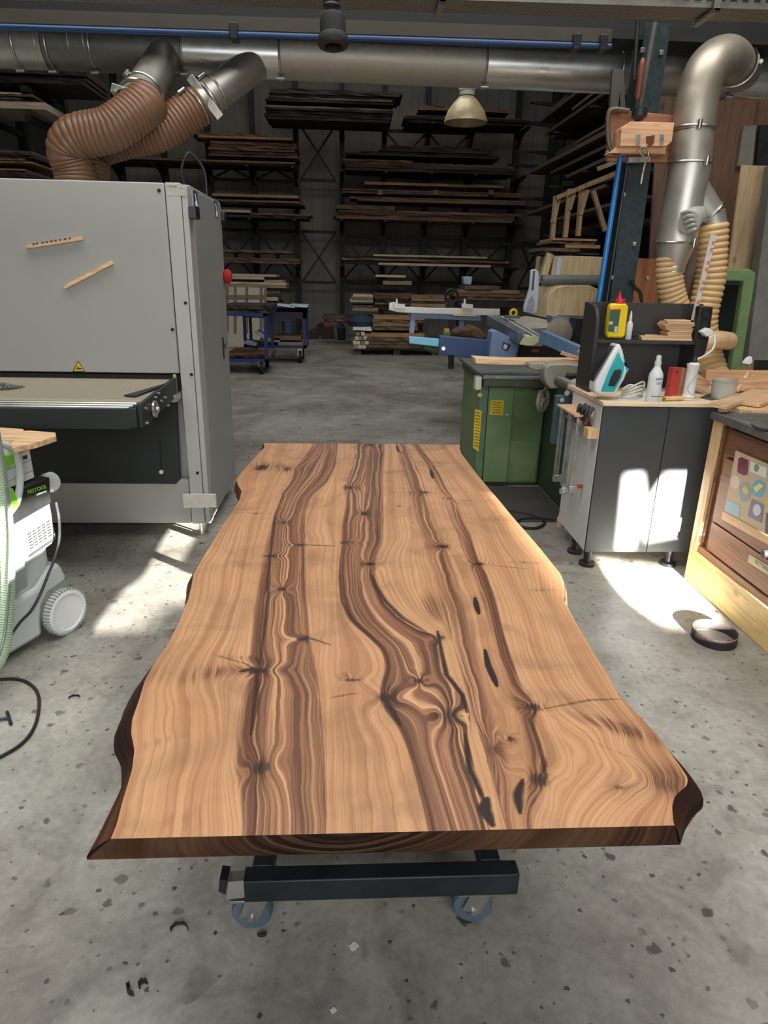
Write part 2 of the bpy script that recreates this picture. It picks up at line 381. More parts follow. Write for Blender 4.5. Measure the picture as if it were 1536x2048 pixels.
M_R = [(765, 888), (762, 930), (760, 975), (762, 1040), (760, 1085), (745, 1125), (748, 1160), (770, 1200), (802, 1232), (850, 1262), (880, 1280), (884, 1310), (892, 1352), (925, 1392), (935, 1430), (930, 1470), (938, 1530), (962, 1590), (975, 1665)]
gM = guides((0, .02, s1), (.05, .06, [(695, 888), (684, 960), (678, 1100), (672, 1180), (684, 1230), (705, 1300), (712, 1350), (700, 1400), (722, 1500), (735, 1665)]),
            (.09, .03, [(a-7, b) for a, b in M_L]), (.10, .9, M_L),
            (.16, .5, [(742, 888), (735, 975), (725, 1060), (715, 1130), (718, 1190), (750, 1245), (800, 1290), (822, 1340), (835, 1400), (868, 1480), (895, 1560), (925, 1665)]),
            (.21, .95, M_R), (.218, .15, [(a+7, b) for a, b in M_R]),
            (.30, .04, [(800, 888), (815, 975), (825, 1060), (815, 1110), (822, 1170), (850, 1225), (893, 1262), (907, 1300), (935, 1400), (960, 1470), (985, 1560), (1000, 1665)]), (.36, .25, s2))
R_D = [(830, 888), (855, 920), (872, 945), (892, 985), (906, 1000), (915, 1030), (935, 1070), (955, 1125), (970, 1150), (985, 1200), (1000, 1260), (1016, 1310), (1035, 1370), (1062, 1405), (1072, 1420), (1062, 1440), (1078, 1490), (1096, 1550), (1080, 1575), (1058, 1610), (1055, 1665)]
gR = guides((0, .30, s2), (.03, .78, [(806, 888), (826, 940), (846, 1000), (860, 1060), (882, 1100), (893, 1150), (915, 1220), (938, 1300), (955, 1380), (965, 1440), (985, 1540), (1012, 1665)]),
            (.055, .12, [(812, 888), (838, 940), (860, 1000), (884, 1060), (902, 1110), (920, 1160), (945, 1230), (962, 1300), (980, 1380), (1005, 1450), (1025, 1540), (1035, 1665)]),
            (.085, .10, [(818, 888), (848, 930), (872, 985), (895, 1040), (925, 1110), (950, 1170), (975, 1250), (992, 1320), (1012, 1390), (1040, 1450), (1055, 1540), (1045, 1665)]),
            (.135, .9, R_D), (.143, .04, [(a+8, b) for a, b in R_D]),
            (.22, .03, [(850, 888), (900, 940), (945, 1000), (985, 1080), (1010, 1130), (1040, 1200), (1070, 1280), (1095, 1350), (1120, 1410), (1118, 1460), (1150, 1520), (1165, 1580), (1140, 1665)]),
            (.30, .20, [(885, 888), (935, 940), (985, 1000), (1030, 1070), (1075, 1130), (1085, 1190), (1125, 1270), (1160, 1350), (1195, 1400), (1240, 1450), (1290, 1510), (1270, 1580), (1215, 1665)]), (.38, .12, xr))
boards = [(gL, xl, s1, 84), (gM, s1, s2, 72), (gR, s2, xr, 90)]
def px2(p): q = onZ(p[0], p[1], ZT); return q.x, q.y
# knots: pixel, radius across, radius along (m), ring disturbance, darkness
KN = [((560, 932), .05, .05, .03, .35), ((574, 938), .022, .05, .02, .7), ((523, 935), .03, .05, .02, .95), ((700, 975), .02, .035, .03, .9), ((728, 1027), .015, .03, .02, .9),
      ((742, 890), .02, .04, .02, .8), ((568, 1045), .012, .02, .03, .7), ((512, 1027), .016, .012, .02, .5), ((740, 1128), .018, .018, .03, 1), ((563, 1178), .014, .02, .04, .8),
      ((540, 1112), .022, .012, .03, .9), ((690, 1085), .02, .012, .03, .7), ((600, 1090), .02, .008, .02, .8), ((885, 1093), .022, .018, .03, 1), ((850, 985), .018, .018, .02, .8), ((900, 997), .02, .014, .02, .5),
      ((958, 1128), .022, .014, .03, .8), ((608, 1278), .020, .010, .03, .9), ((515, 1342), .030, .014, .03, .9), ((838, 1362), .013, .013, .04, .9),
      ((905, 1432), .034, .042, .04, .6), ((900, 1430), .014, .014, .02, .8), ((522, 1535), .018, .024, .03, .85), ((704, 1360), .022, .009, .02, .75), ((1066, 1414), .020, .014, .04, .8),
      ((1078, 1560), .020, .022, .04, .8), ((770, 1395), .02, .02, .03, .8), ((1020, 1478), .008, .01, .02, .8), ((800, 1012), .006, .008, .01, .8), ((825, 1045), .005, .006, .01, .7), ((1238, 1575), .012, .008, .01, .6),
      ((880, 1275), .018, .016, .02, .7), ((985, 1500), .02, .03, .05, .4), ((560, 1340), .05, .03, .02, .1), ((1270, 1500), .09, .07, .07, .05), ((1330, 1570), .03, .03, .04, .35), ((262, 1490), .02, .03, .02, .5)]
# dark open cracks and brown seams drawn through the surface: points, width (m), darkness
CR = [([(950, 1195), (953, 1212), (958, 1228)], .006, 1.5), ([(970, 1300), (976, 1330), (987, 1355), (994, 1372)], .0065, 1.5), ([(861, 940), (866, 957)], .006, 1.4), ([(975, 1598), (968, 1618), (985, 1650)], .010, 1.5), ([(1045, 1560), (1035, 1590), (1040, 1625)], .008, 1.1),
      ([(512, 940), (530, 932)], .009, 1.5), ([(793, 890), (797, 903), (806, 906)], .004, 1.5),
      ([(597, 1089), (670, 1092)], .003, .7), ([(480, 1343), (512, 1336)], .006, .9), ([(430, 1310), (500, 1330)], .003, .5), ([(600, 1270), (662, 1290)], .003, .7), ([(662, 1395), (720, 1385)], .003, .5),
      ([(455, 1025), (545, 1027)], .002, .5), ([(975, 1130), (1060, 1138)], .004, .4), ([(1075, 1420), (1180, 1400), (1245, 1398)], .0035, .5), ([(1075, 1415), (1200, 1490), (1300, 1530)], .003, .3),
      ([(905, 1000), (990, 1002)], .003, .4), ([(820, 985), (850, 985)], .004, .6), ([(875, 1262), (882, 1300), (893, 1350), (925, 1390), (935, 1425)], .005, 1.1), ([(930, 1470), (940, 1540), (968, 1600)], .006, 1.1),
      ([(745, 1150), (752, 1172), (772, 1204), (804, 1236), (852, 1264)], .006, .8), ([(678, 1150), (684, 1205), (705, 1240), (760, 1290)], .004, .5), ([(1072, 1420), (1060, 1440), (1078, 1490), (1092, 1550)], .0035, .8), ([(768, 1390), (800, 1450)], .006, .9),
      ([(515, 1345), (512, 1400), (502, 1470)], .006, .8), ([(540, 1115), (536, 1200), (520, 1330)], .004, .7), ([(552, 1020), (542, 1110)], .004, .6)]
CR = [(np.array([px2(p) for p in a]), w_, d) for a, w_, d in CR]
# smoky darker zones in the pale wood: pixel, half axes, turn, strength
SM = [((430, 1345), .10, .035, .35, .34), ((300, 1345), .05, .05, 0, .22), ((480, 1315), .07, .012, -.2, .25), ((690, 1350), .03, .02, 0, .35), ((705, 1425), .05, .05, .4, .26), ((865, 1215), .035, .10, .1, .42),
      ((1180, 1440), .09, .022, -.5, .30), ((1050, 1125), .06, .012, -.1, .28), ((1270, 1465), .08, .02, -.6, .26), ((1345, 1560), .04, .05, 0, .35), ((1080, 1180), .05, .012, 0, .2), ((262, 1560), .03, .10, 0, .22),
      ((1060, 1330), .04, .03, .2, .2), ((430, 1010), .08, .015, 0, .18), ((500, 1130), .08, .012, .1, .2), ((1040, 1250), .02, .06, .3, .2), ((830, 985), .05, .012, 0, .16), ((350, 1640), .06, .03, 0, .14), ((1000, 1040), .05, .012, 0, .16), ((330, 1480), .06, .015, .4, .16)]
KNs = [(px2(p), a, b, c, d) for p, a, b, c, d in KN]
verts = []; U = []; HH = []; KK = []; faces = []; base = 0; rng = np.random.RandomState(3)
wob = np.cumsum(rng.randn(NR))*.0003; wob -= np.linspace(wob[0], wob[-1], NR)
edgeL = []; edgeR = []
for bi, (g, xa, xb, nc) in enumerate(boards):
    X = xa[:, None] + (xb-xa)[:, None]*np.linspace(0, 1, nc)[None, :]
    Yg = np.repeat(t[:, None], nc, 1)
    u = np.zeros_like(X); h = np.zeros_like(X)
    gx = np.array([q[2] for q in g]); gx = np.maximum.accumulate(gx, axis=0); gu = [q[0] for q in g]; gh = [q[1] for q in g]
    for i in range(NR):
        xx = gx[:, i] + np.arange(len(g))*1e-6
        u[i] = np.interp(X[i], xx, gu); h[i] = np.interp(X[i], xx, gh)
    kk = np.zeros_like(X)
    for (cx, cy), ra, rb, du, dk in KNs:
        if not (xa.min()-.1 < cx < xb.max()+.1): continue
        j = min(NR-1, max(0, int((cy-y0)/(y1-y0)*NR)))
        if not (xa[j]-.004 <= cx <= xb[j]+.004): continue
        dx, dy = X-cx, Yg-cy
        d2 = (dx/ra)**2 + (dy/rb)**2
        u += du*np.exp(-d2/4.5)*np.tanh(dx/ra*1.2); u += du*.35*np.exp(-d2*.8)*np.cos(np.sqrt(d2)*2.2)
        kk = np.maximum(kk, dk*np.exp(-d2**1.3*1.3)); h = np.clip(h + dk*.38*np.exp(-(dx/(ra*2.2))**2-(dy/(rb*1.7))**2), 0, 1.2)
    for P, w_, d in CR:
        if P[:, 0].max() < xa.min()-.02 or P[:, 0].min() > xb.max()+.02: continue
        best = np.full(X.shape, 9.)
        n_ = len(P)-1
        for k in range(n_):
            a, b = P[k], P[k+1]; ab = b-a; L2 = (ab**2).sum()
            s_ = np.clip(((X-a[0])*ab[0]+(Yg-a[1])*ab[1])/L2, 0, 1)
            tp = np.sin(np.pi*np.clip((k+s_)/n_, .04, .96))**.6
            best = np.minimum(best, np.hypot(X-a[0]-s_*ab[0], Yg-a[1]-s_*ab[1])/(w_*tp+.0022))
        kk = np.maximum(kk, d*np.clip(1.35-best, 0, 1))
    for (sp, ra, rb, rot, am) in SM:
        cx, cy = px2(sp); cr, sr = math.cos(rot), math.sin(rot); dx, dy = X-cx, Yg-cy
        h += am*np.exp(-((dx*cr+dy*sr)/ra)**2-((-dx*sr+dy*cr)/rb)**2)*(1 if h.max() > -1 else 0)
    u = u + bi*1.7
    verts.append(np.stack([X, Yg, np.full_like(X, ZT)], 2).reshape(-1, 3)); U.append(u.ravel()); HH.append(h.ravel()); KK.append(kk.ravel())
    idx = base + np.arange(NR*nc).reshape(NR, nc)
    q = np.stack([idx[:-1, :-1], idx[:-1, 1:], idx[1:, 1:], idx[1:, :-1]], 2).reshape(-1, 4); faces.append(q); base += NR*nc
tv = np.concatenate(verts); tu = np.concatenate(U); th_ = np.concatenate(HH); tk = np.concatenate(KK); tf = np.concatenate(faces)
def slab_mesh(name, v, f, u, h, k, mat, parent, label=None):
    me = bpy.data.meshes.new(name); org = np.array(WORLD[parent.name])
    me.vertices.add(len(v)); me.vertices.foreach_set('co', (v-org).astype(np.float32).ravel())
    me.loops.add(len(f)*4); me.loops.foreach_set('vertex_index', f.astype(np.int32).ravel())
    me.polygons.add(len(f)); me.polygons.foreach_set('loop_start', np.arange(len(f), dtype=np.int32)*4)
    me.update(calc_edges=True); me.validate()
    for nm, a in (('ring', u), ('heart', h), ('knot', k)):
        at = me.attributes.new(nm, 'FLOAT', 'POINT'); at.data.foreach_set('value', a.astype(np.float32))
    me.polygons.foreach_set('use_smooth', np.ones(len(f), dtype=bool))
    me.materials.append(mat); o = bpy.data.objects.new(name, me); COL.objects.link(o); o.parent = parent
    if label: o['label'] = label
    return o
def slabwood(name, dark=1.0, matt=0):
    m, T, b = nt(name)
    def attr(n): a = N(T, 'ShaderNodeAttribute'); a.attribute_name = n; return a.outputs['Fac']
    tc = N(T, 'ShaderNodeTexCoord'); sx = N(T, 'ShaderNodeSeparateXYZ'); T.links.new(tc.outputs['Object'], sx.inputs[0])
    ur, hr, kr = attr('ring'), attr('heart'), attr('knot')
    def math_(op, a, b_=None, c_=None):
        n = N(T, 'ShaderNodeMath', operation=op)
        for i, v in enumerate((a, b_, c_)):
            if v is None: continue
            if hasattr(v, 'links'): T.links.new(v, n.inputs[i])
            else: n.inputs[i].default_value = v
        return n.outputs[0]
    # gentle wobble of the ring coordinate
    n0 = N(T, 'ShaderNodeTexNoise'); n0.inputs['Scale'].default_value = 3.5; n0.inputs['Detail'].default_value = 4; T.links.new(tc.outputs['Object'], n0.inputs['Vector'])
    uw = math_('MULTIPLY_ADD', math_('SUBTRACT', n0.outputs['Fac'], .5), .035, ur)
    n0b = N(T, 'ShaderNodeTexNoise'); n0b.inputs['Scale'].default_value = 26; n0b.inputs['Detail'].default_value = 3; T.links.new(tc.outputs['Object'], n0b.inputs['Vector'])
    uw = math_('MULTIPLY_ADD', math_('SUBTRACT', n0b.outputs['Fac'], .5), .0016, uw)
    def streak(fu, fv, det=3, rg=.55):
        cb = N(T, 'ShaderNodeCombineXYZ'); T.links.new(math_('MULTIPLY', uw, fu), cb.inputs[0]); T.links.new(math_('MULTIPLY', sx.outputs[1], fv), cb.inputs[1])
        n = N(T, 'ShaderNodeTexNoise'); n.inputs['Scale'].default_value = 1; n.inputs['Detail'].default_value = det; n.inputs['Roughness'].default_value = rg
        T.links.new(cb.outputs[0], n.inputs['Vector']); return n.outputs['Fac']
    def rings(f, sharp=.12):
        cb = N(T, 'ShaderNodeCombineXYZ'); T.links.new(uw, cb.inputs[0])
        nn = streak(30, .5, 2)
        ph = math_('MULTIPLY_ADD', nn, 2.2, math_('MULTIPLY', uw, f)); fr = math_('FRACT', ph)
        return ramp(T, fr, [(0, G_(1)), (sharp, G_(.15)), (.6, G_(0)), (.97, G_(.55)), (1, G_(1))]).outputs[0]
    broad = streak(22, .35, 3); mid = streak(105, .7, 4, .62); fine = streak(420, 3.5, 3, .6)
    cloud = N(T, 'ShaderNodeTexNoise'); cloud.inputs['Scale'].default_value = 4.2; cloud.inputs['Detail'].default_value = 5; cloud.inputs['Distortion'].default_value = 1.2
    T.links.new(tc.outputs['Object'], cloud.inputs['Vector'])
    sap = ramp(T, broad, [(.25, (150, 103, 72)), (.42, (178, 131, 93)), (.55, (197, 151, 110)), (.75, (168, 120, 84))]).outputs[0]
    cl = ramp(T, cloud.outputs['Fac'], [(.30, G_(.66)), (.50, G_(1.0)), (.75, G_(1.12))]).outputs[0]
    sap = mixc(T, .85, sap, cl, 'MULTIPLY')
    rg1 = rings(75); sap = mixc(T, math_('MULTIPLY', rg1, .55), sap, lin((146, 94, 60)))
    heart = ramp(T, broad, [(.28, (112, 72, 50)), (.45, (144, 99, 71)), (.58, (164, 118, 86)), (.75, (122, 80, 56))]).outputs[0]
    dk = ramp(T, mid, [(.46, G_(0)), (.51, G_(.3)), (.58, G_(1))]).outputs[0]
    heart = mixc(T, math_('MULTIPLY', dk, .75), heart, lin((84, 50, 36)))
    lt = ramp(T, mid, [(.36, G_(1)), (.45, G_(0))]).outputs[0]
    heart = mixc(T, math_('MULTIPLY', lt, .75), heart, lin((214, 168, 124)))
    hs = math_('ADD', hr, math_('MULTIPLY', math_('SUBTRACT', mid, .5), .55))
    hm = ramp(T, hs, [(.2, G_(0)), (.52, G_(1))]).outputs[0]
    c = mixc(T, hm, sap, heart)
    # deep dark veins where the heart is darkest
    vn = math_('MULTIPLY', ramp(T, hr, [(.62, G_(0)), (.92, G_(1))]).outputs[0], ramp(T, streak(130, .5, 2), [(.42, G_(0)), (.56, G_(1))]).outputs[0])
    c = mixc(T, math_('MULTIPLY', vn, .8), c, lin((48, 26, 18)))
    f2 = ramp(T, fine, [(.3, G_(.82)), (.65, G_(1.08))]).outputs[0]; c = mixc(T, .9, c, f2, 'MULTIPLY')
    kw = math_('ADD', kr, math_('MULTIPLY', math_('SUBTRACT', mid, .5), .5))
    km = ramp(T, kw, [(.18, G_(0)), (.5, G_(.65)), (.85, G_(.92)), (1, G_(1))]).outputs[0]
    c = mixc(T, km, c, lin((40, 23, 16)))
    if dark != 1: c = mixc(T, 1.0, c, (dark, dark*.9, dark*.86, 1), 'MULTIPLY')
    T.links.new(c, b.inputs['Base Color']); b.inputs['Roughness'].default_value = .42
    T.links.new(ramp(T, fine, [(.3, G_(.36+matt)), (.7, G_(.5+matt))]).outputs[0], b.inputs['Roughness'])
    if matt: b.inputs['Specular IOR Level'].default_value = .15
    return m
top_mat = slabwood('live_edge_timber')
slab = thing('tabletop', 'large live-edge timber table top with dark heartwood stripes lying on the black trolley', 'tabletop', (.1, 2.2, ZT-TH))
slab_mesh('top_surface', tv, tf, tu, th_, tk, top_mat, slab)
# edges: live edges flare outward towards the underside, front and back are sawn and undercut
flL = .012 + .012*np.sin(t*5.1+1)**2 + .024*np.exp(-((t-1.22)/.16)**2) + .03*np.exp(-((t-.9)/.12)**2)
flR = .006 + .008*np.sin(t*4.3)**2 + .030*np.exp(-((t-.96)/.07)**2) + .018*np.exp(-((t-1.06)/.05)**2)
def side(xe, fl, sgn, name, label, u0):
    K = 7; fr = np.linspace(0, 1, K); P = []; uu = []
    for k in range(K):
        x = xe + sgn*fl*(1-(1-fr[k])**1.8) + sgn*.0015*np.sin(t*60+k)*fr[k]
        P.append(np.stack([x, np.clip(t, y0+.007*fr[k], y1-.007*fr[k]), np.full_like(t, ZT-TH*fr[k])], 1)); uu.append(np.full_like(t, u0 - sgn*.03*fr[k]))
    v = np.concatenate(P); idx = np.arange(K*NR).reshape(K, NR); f = np.stack([idx[:-1, :-1], idx[:-1, 1:], idx[1:, 1:], idx[1:, :-1]], 2).reshape(-1, 4)
    if sgn < 0: f = f[:, ::-1]
    uu = np.concatenate(uu); hh = np.repeat(fr, NR)*.0+.6; kk = np.full_like(uu, .0)
    bark = np.exp(-((t-1.2)/.22)**2) if sgn < 0 else np.exp(-((t-.97)/.1)**2)
    kk = np.tile(bark*.75, K)
    slab_mesh(name, v, f, uu, hh, kk, bark_mat, slab, label); return P[-1]
bark_mat = slabwood('live_edge_bark', .34, .4)
bl = side(xl, flL, -1, 'live_edge', 'wavy left live edge with dark bark remains', 0)
br = side(xr, flR, 1, 'live_edge', 'wavy right live edge with dark bark remains', 3.6)
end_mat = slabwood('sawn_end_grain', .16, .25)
def endcap(row, sgn, label):
    j = 0 if sgn < 0 else NR-1; n = 200
    xt = np.linspace(xl[j], xr[j], n); xb = np.linspace(bl[j][0], br[j][0], n); P = []; uu = []; hh = []; K = 8
    for k in range(K):
        fr = k/(K-1); P.append(np.stack([xt*(1-fr)+xb*fr, np.full(n, t[j] - sgn*.007*fr), np.full(n, ZT-TH*fr)], 1))
        uu.append(np.hypot(xt-.0, (fr*.05+.03)*2.0)*.6); hh.append(.5+.45*np.cos(xt*9)+fr*.1)
    v = np.concatenate(P); idx = np.arange(K*n).reshape(K, n); f = np.stack([idx[:-1, :-1], idx[1:, :-1], idx[1:, 1:], idx[:-1, 1:]], 2).reshape(-1, 4)
    slab_mesh('sawn_end', v, f, np.concatenate(uu), np.clip(np.concatenate(hh), 0, 1), np.zeros(K*n), end_mat, slab, label)
endcap(0, -1, 'dark undercut front end'); endcap(0, 1, 'sawn far end')
v = []; nb = NR
mbu = MB(); step = 8; ii = list(range(0, NR, step)) + [NR-1]
mbu.add([tuple(bl[i]) for i in ii] + [tuple(br[i]) for i in ii], [[k, k+1, len(ii)+k+1, len(ii)+k] for k in range(len(ii)-1)])
mbu.build('underside', rough, slab, smooth=0)

# ------------------------------------------------------------------ trolley under the table top
tr = thing('trolley', 'black steel trolley on castors carrying the live-edge table top', 'trolley', (.06, 2.1, 0))
y_f = 1.2
MB().box(-.247, .418, y_f, y_f+.045, .127, .193).build('front_crossbar', darksteel, tr, bev=.004)
MB().box(-.247, .418, 2.9, 2.945, .127, .193).build('rear_crossbar', darksteel, tr, bev=.004)
for s in (0, 1):
    x0 = -.225 if s == 0 else .335
    MB().bar((x0+.02, y_f+.046, .168), (x0+.02+(.03 if s == 0 else -.03), 2.9, .168), .05, .048).build('side_rail', darksteel, tr, bev=.003)
    for yy in (1.42, 2.85):
        MB().box(x0, x0+.05, yy, yy+.05, .2, ZT-TH-.03).build('upright', darksteel, tr, bev=.003)
for yy in (1.42, 2.85): MB().box(-.235, .395, yy, yy+.05, ZT-TH-.03, ZT-TH).build('bearer', darksteel, tr, bev=.003)
grey_tyre = plain('grey_rubber_tyre', (80, 94, 106), .5, 0, .1)
def castor(x, y, brake):
    f = MB().box(x-.045, x+.045, y-.045, y+.045, .119, .126).bar((x-.006, y-.025, .045), (x-.006+.03, y-.025, .125), .05, .004, (0, 1, 0)).bar((x-.006, y+.025, .045), (x+.024, y+.025, .125), .05, .004, (0, 1, 0)).build('castor_fork', zinc, tr, bev=.001)
    def part(mb, nm, mat): return mb.build(nm, mat, f)
    part(MB().lathe([(.03, -.018), (.046, -.018), (.05, -.012), (.05, .012), (.046, .018), (.03, .018)], (x, y, .05), (.12, 1, 0)), 'tyre', grey_tyre)
    part(MB().lathe([(.012, -.022), (.03, -.016), (.034, -.008), (.034, .008), (.03, .016), (.012, .022)], (x, y, .05), (.12, 1, 0)), 'wheel_hub', plain('blue_grey_hub', (70, 88, 104), .5))
    part(MB().cyl((x, y-.034, .05), (x, y+.034, .05), .008, 8), 'axle_bolt', zinc)
    if brake: part(MB().prism([onY(a, b_, 1.2) for a, b_ in ((457, 1764), (487, 1761), (489, 1795), (453, 1799))], (0, .03, 0)), 'brake_plate', steel_new), part(MB().prism([onY(a, b_, 1.195) for a, b_ in ((439, 1759), (456, 1761), (451, 1790), (437, 1783))], (0, .04, 0)), 'brake_lever', black)
for x, y, b_ in ((-.236, 1.25, True), (.318, 1.25, False), (-.225, 2.88, False), (.33, 2.88, False)): castor(x, y, b_)
# ------------------------------------------------------------------ wide-belt sander on the left
lgrey = plain('light_grey_enamel', (162, 162, 156), .42, 0, .03, 1.2)
lgrey2 = plain('pale_grey_enamel', (176, 176, 170), .42, 0, .03, 1.2)
sgrey = plain('side_grey_enamel', (150, 152, 148), .4, 0, .06, 1.2)
charc = plain('charcoal_panel', (34, 38, 37), .5, 0, .1, 2)
SX0, SX1, SY, SZ = -2.75, -.845, 3.9, 1.98
sd = thing('wide_belt_sander', 'big light grey wide-belt sanding machine with open conveyor table on the left', 'machine', (-1.8, 4.35, 0))
MB().box(SX0, SX1, SY+.05, 4.86, .09, SZ).build('housing', lgrey, sd, bev=.006)
hood = MB().box(SX0, -.957, SY-.03, SY+.06, 1.0, SZ-.002).build('hood_panel', lgrey, sd, bev=.006)
col_ = MB().box(-.952, -.875, SY-.03, SY+.06, .09, SZ).build('corner_panel', lgrey2, sd, bev=.004)
MB().box(-.872, -.842, SY-.025, SY+.07, .09, SZ-.01).build('edge_strip', lgrey2, sd, bev=.003)
MB().box(-.847, -.838, SY+.085, 4.83, .13, SZ-.02).build('side_door', sgrey, sd, bev=.003)
MB().box(SX0, -.957, SY-.02, SY+.06, .09, .37).build('lower_skirt', lgrey, sd, bev=.004)
lp = MB().prism([(SX0, SY, .345), (-1.03, SY, .345), (-1.005, SY, .37), (-.985, SY, .9), (SX0, SY, .9)], (0, -.03, 0)).build('lower_panel', charc, sd, label='charcoal lower panel')
p0 = onY(319, 880, SY-.035); p1 = onY(324, 955, SY-.035)
MB().bar(p0, p1, .009, .004, (0, 1, 0)).build('slot', blackmatt, lp)
MB().cyl(p1+V((0, .004, .035)), p1+V((0, -.008, .035)), .012, 16).build('slot_knob', white, lp)
MB().box(SX0+.05, -.96, SY-.015, SY+.1, .9, .99).build('feed_opening', blackmatt, sd)
# conveyor
bz = .965
belt = plain('sand_coloured_belt', (152, 144, 124), .8, 0, .06, 60, .2, (1, .15, 1))
MB().box(SX0+.03, -.985, SY-.68, SY+.02, bz-.05, bz).build('conveyor_belt', belt, sd, bev=.01)
for k in range(3):
    MB().cyl((SX0+.03, SY-.70-.022*k, bz-.016-.006*k), (-1.0-.012*k, SY-.70-.022*k, bz-.016-.006*k), .011, 12).build('front_roller', steel_new, sd)
MB().prism([(SX0, SY-.78, .845), (-1.03, SY-.78, .845), (-.985, SY-.71, .845), (-.985, SY-.71, .95), (-1.03, SY-.78, .94), (SX0, SY-.78, .94)], (0, .03, 0)).box(SX0, -.99, SY-.76, SY-.70, .85, .94).build('front_bar', charc, sd, bev=.004)
sb = MB().prism([(-.99, SY-.74, .845), (-.99, SY-.74, .955), (-.99, SY-.02, .985), (-.99, SY-.02, .88)], (.022, 0, 0)).build('side_bracket', charc, sd, bev=.003)
for y_, z_ in ((SY-.70, .93), (SY-.70, .86), (SY-.42, .915), (SY-.35, .92), (SY-.3, .87), (SY-.52, .95), (SY-.46, .96)): MB().cyl((-.97, y_, z_), (-.955, y_, z_), .007, 8).build('bolt', zinc, sb)
MB().lathe([(.035, 0), (.042, .004), (.042, .014), (.03, .02), (.012, .02), (.012, .03)], (-.968, SY-.56, .9), (1, 0, 0), 18).build('tension_knob', steel_new, sd)
MB().box(-1.0, -.955, SY-.16, SY-.03, .86, .90).cyl((-.975, SY-.07, .895), (-.975, SY-.07, 1.0), .011, 10).build('table_guide', zinc, sd, bev=.002)
MB().prism([(-1.09, SY-.60, .968), (-1.03, SY-.62, .968), (-.985, SY-.35, .972), (-.985, SY-.25, .972)], (0, 0, .006)).build('belt_guard', black, sd)
for (a, b) in ((318, 381), (345, 659), (371, 606), (383, 749), (395, 946), (118+0, 360)):
    if (a, b) == (118, 360): continue
    p = onY(a, b, SY-.032); MB().cyl(p+V((0, .003, 0)), p+V((0, -.003, 0)), .009, 14).build('screw_hole', blackmatt, sd)
MB().prism([onY(a, b, SY-.035) for a, b in ((376, 412), (391, 411), (393, 437), (378, 437))], (0, .10, 0)).build('latch', black, sd, bev=.003)
MB().prism([onY(a, b, 4.80) for a, b in ((438, 426), (449, 424), (449, 441), (439, 442))], (0, .06, 0)).build('latch', black, sd, bev=.003)
bbm = plain('blue_badge', (34, 66, 110), .4)
for pts, mk in ((((386, 380), (394, 384), (397, 423), (389, 419)), ((389, 386), (391, 387), (394, 404), (392, 404))), (((428, 400), (434, 404), (437, 437), (431, 434)), ((430, 406), (432, 407), (435, 424), (433, 424)))):
    q = MB().prism([onX(a, b, -.8375) for a, b in pts], (.0015, 0, 0)).build('blue_badge', bbm, sd)
    c_ = onX((mk[2][0]+mk[3][0])/2-.3, mk[2][1]+5, -.8355)
    MB().prism([onX(a, b, -.8358) for a, b in mk], (.001, 0, 0)).torus(c_, (1, 0, 0), .014, .0045, 16, 6).build('badge_mark', white, q)
MB().lathe([(.03, 0), (.045, .01), (.05, .03), (.03, .05)], onX(448, 553, -.838), (1, 0, 0), 20).build('stop_button', redm, sd, label='red stop button')
MB().box(-.838, -.832, 4.60, 4.625, 1.0, 1.14).build('door_handle_slot', blackmatt, sd)
MB().box(-.838, -.832, 4.67, 4.69, 1.06, 1.09).build('door_lock', blackmatt, sd)
ws = MB().prism([onY(a, b, SY-.0305) for a, b in ((145, 744), (170, 743), (156, 721))], (0, -.001, 0)).build('warning_sticker', plain('dark_edge', (44, 42, 30), .5), hood)
MB().prism([onY(a, b, SY-.0318) for a, b in ((148, 742), (167.5, 741.5), (156.2, 724))], (0, -.0006, 0)).build('sticker_yellow', yellowm, ws)
MB().prism([onY(a, b, SY-.0326) for a, b in ((152, 739), (163, 738.6), (163, 736), (152, 737))], (0, -.0005, 0)).prism([onY(a, b, SY-.0326) for a, b in ((152, 734), (159, 735), (157, 732.5))], (0, -.0005, 0)).build('sticker_mark', blackmatt, ws)
lb = MB().prism([onY(a, b, SY-.0305) for a, b in ((331, 369), (370, 369), (372, 392), (334, 391))], (0, -.0008, 0)).build('type_label', plain('label_grey', (178, 178, 168), .5), col_)
text_on('VOLLMER', .012, onY(344, 373, SY-.032), (1, 0, 0), (0, 0, 1), plain('print_grey', (90, 90, 88), .6), 'label_print', lb, .0003)
text_on('CE', .010, onY(363, 377, SY-.032), (1, 0, 0), (0, 0, 1), MATS['print_grey'], 'label_print', lb, .0003)
for x_, y_ in ((-.92, SY+.05), (-.92, 4.75), (-2.6, SY+.05)):
    MB().lathe([(.045, 0), (.045, .006), (.02, .014), (.009, .018), (.009, .1)], (x_, y_, 0), n=22).build('levelling_foot', zinc, sd)
# things on the sander
for (px, ex, lbl) in (([(51, 491), (50, 498), (165, 480), (165, 473)], 0, 'small wooden strip with dark stamped writing stuck on the grey machine front, upper one'),
                  ([(126, 572), (130, 578), (226, 528), (222, 521)], 1, 'small plain wooden strip stuck slanting on the grey machine front, lower one')):
    m_ = MB().prism([onY(a, b, SY-.052) for a, b in px], (0, .02, 0)).build('wooden_strip', oak, None, bev=.001); tag(m_, lbl, 'wood strip')
    if not ex:
        rr = random.Random(2); g = MB()
        for k in range(9):
            c0 = 64 + k*9 + rr.uniform(-1, 1); yb = 491-(c0-50)*.155
            g.prism([onY(c0, yb-2, SY-.0525), onY(c0+rr.uniform(3, 6), yb-2.8, SY-.0525), onY(c0+5, yb+.8, SY-.0525), onY(c0, yb+1.4, SY-.0525)], (0, -.0006, 0))
        g.build('stamped_letters', plain('burnt_print', (96, 66, 52), .8), m_)
        for o in (m_.children[0],): pass
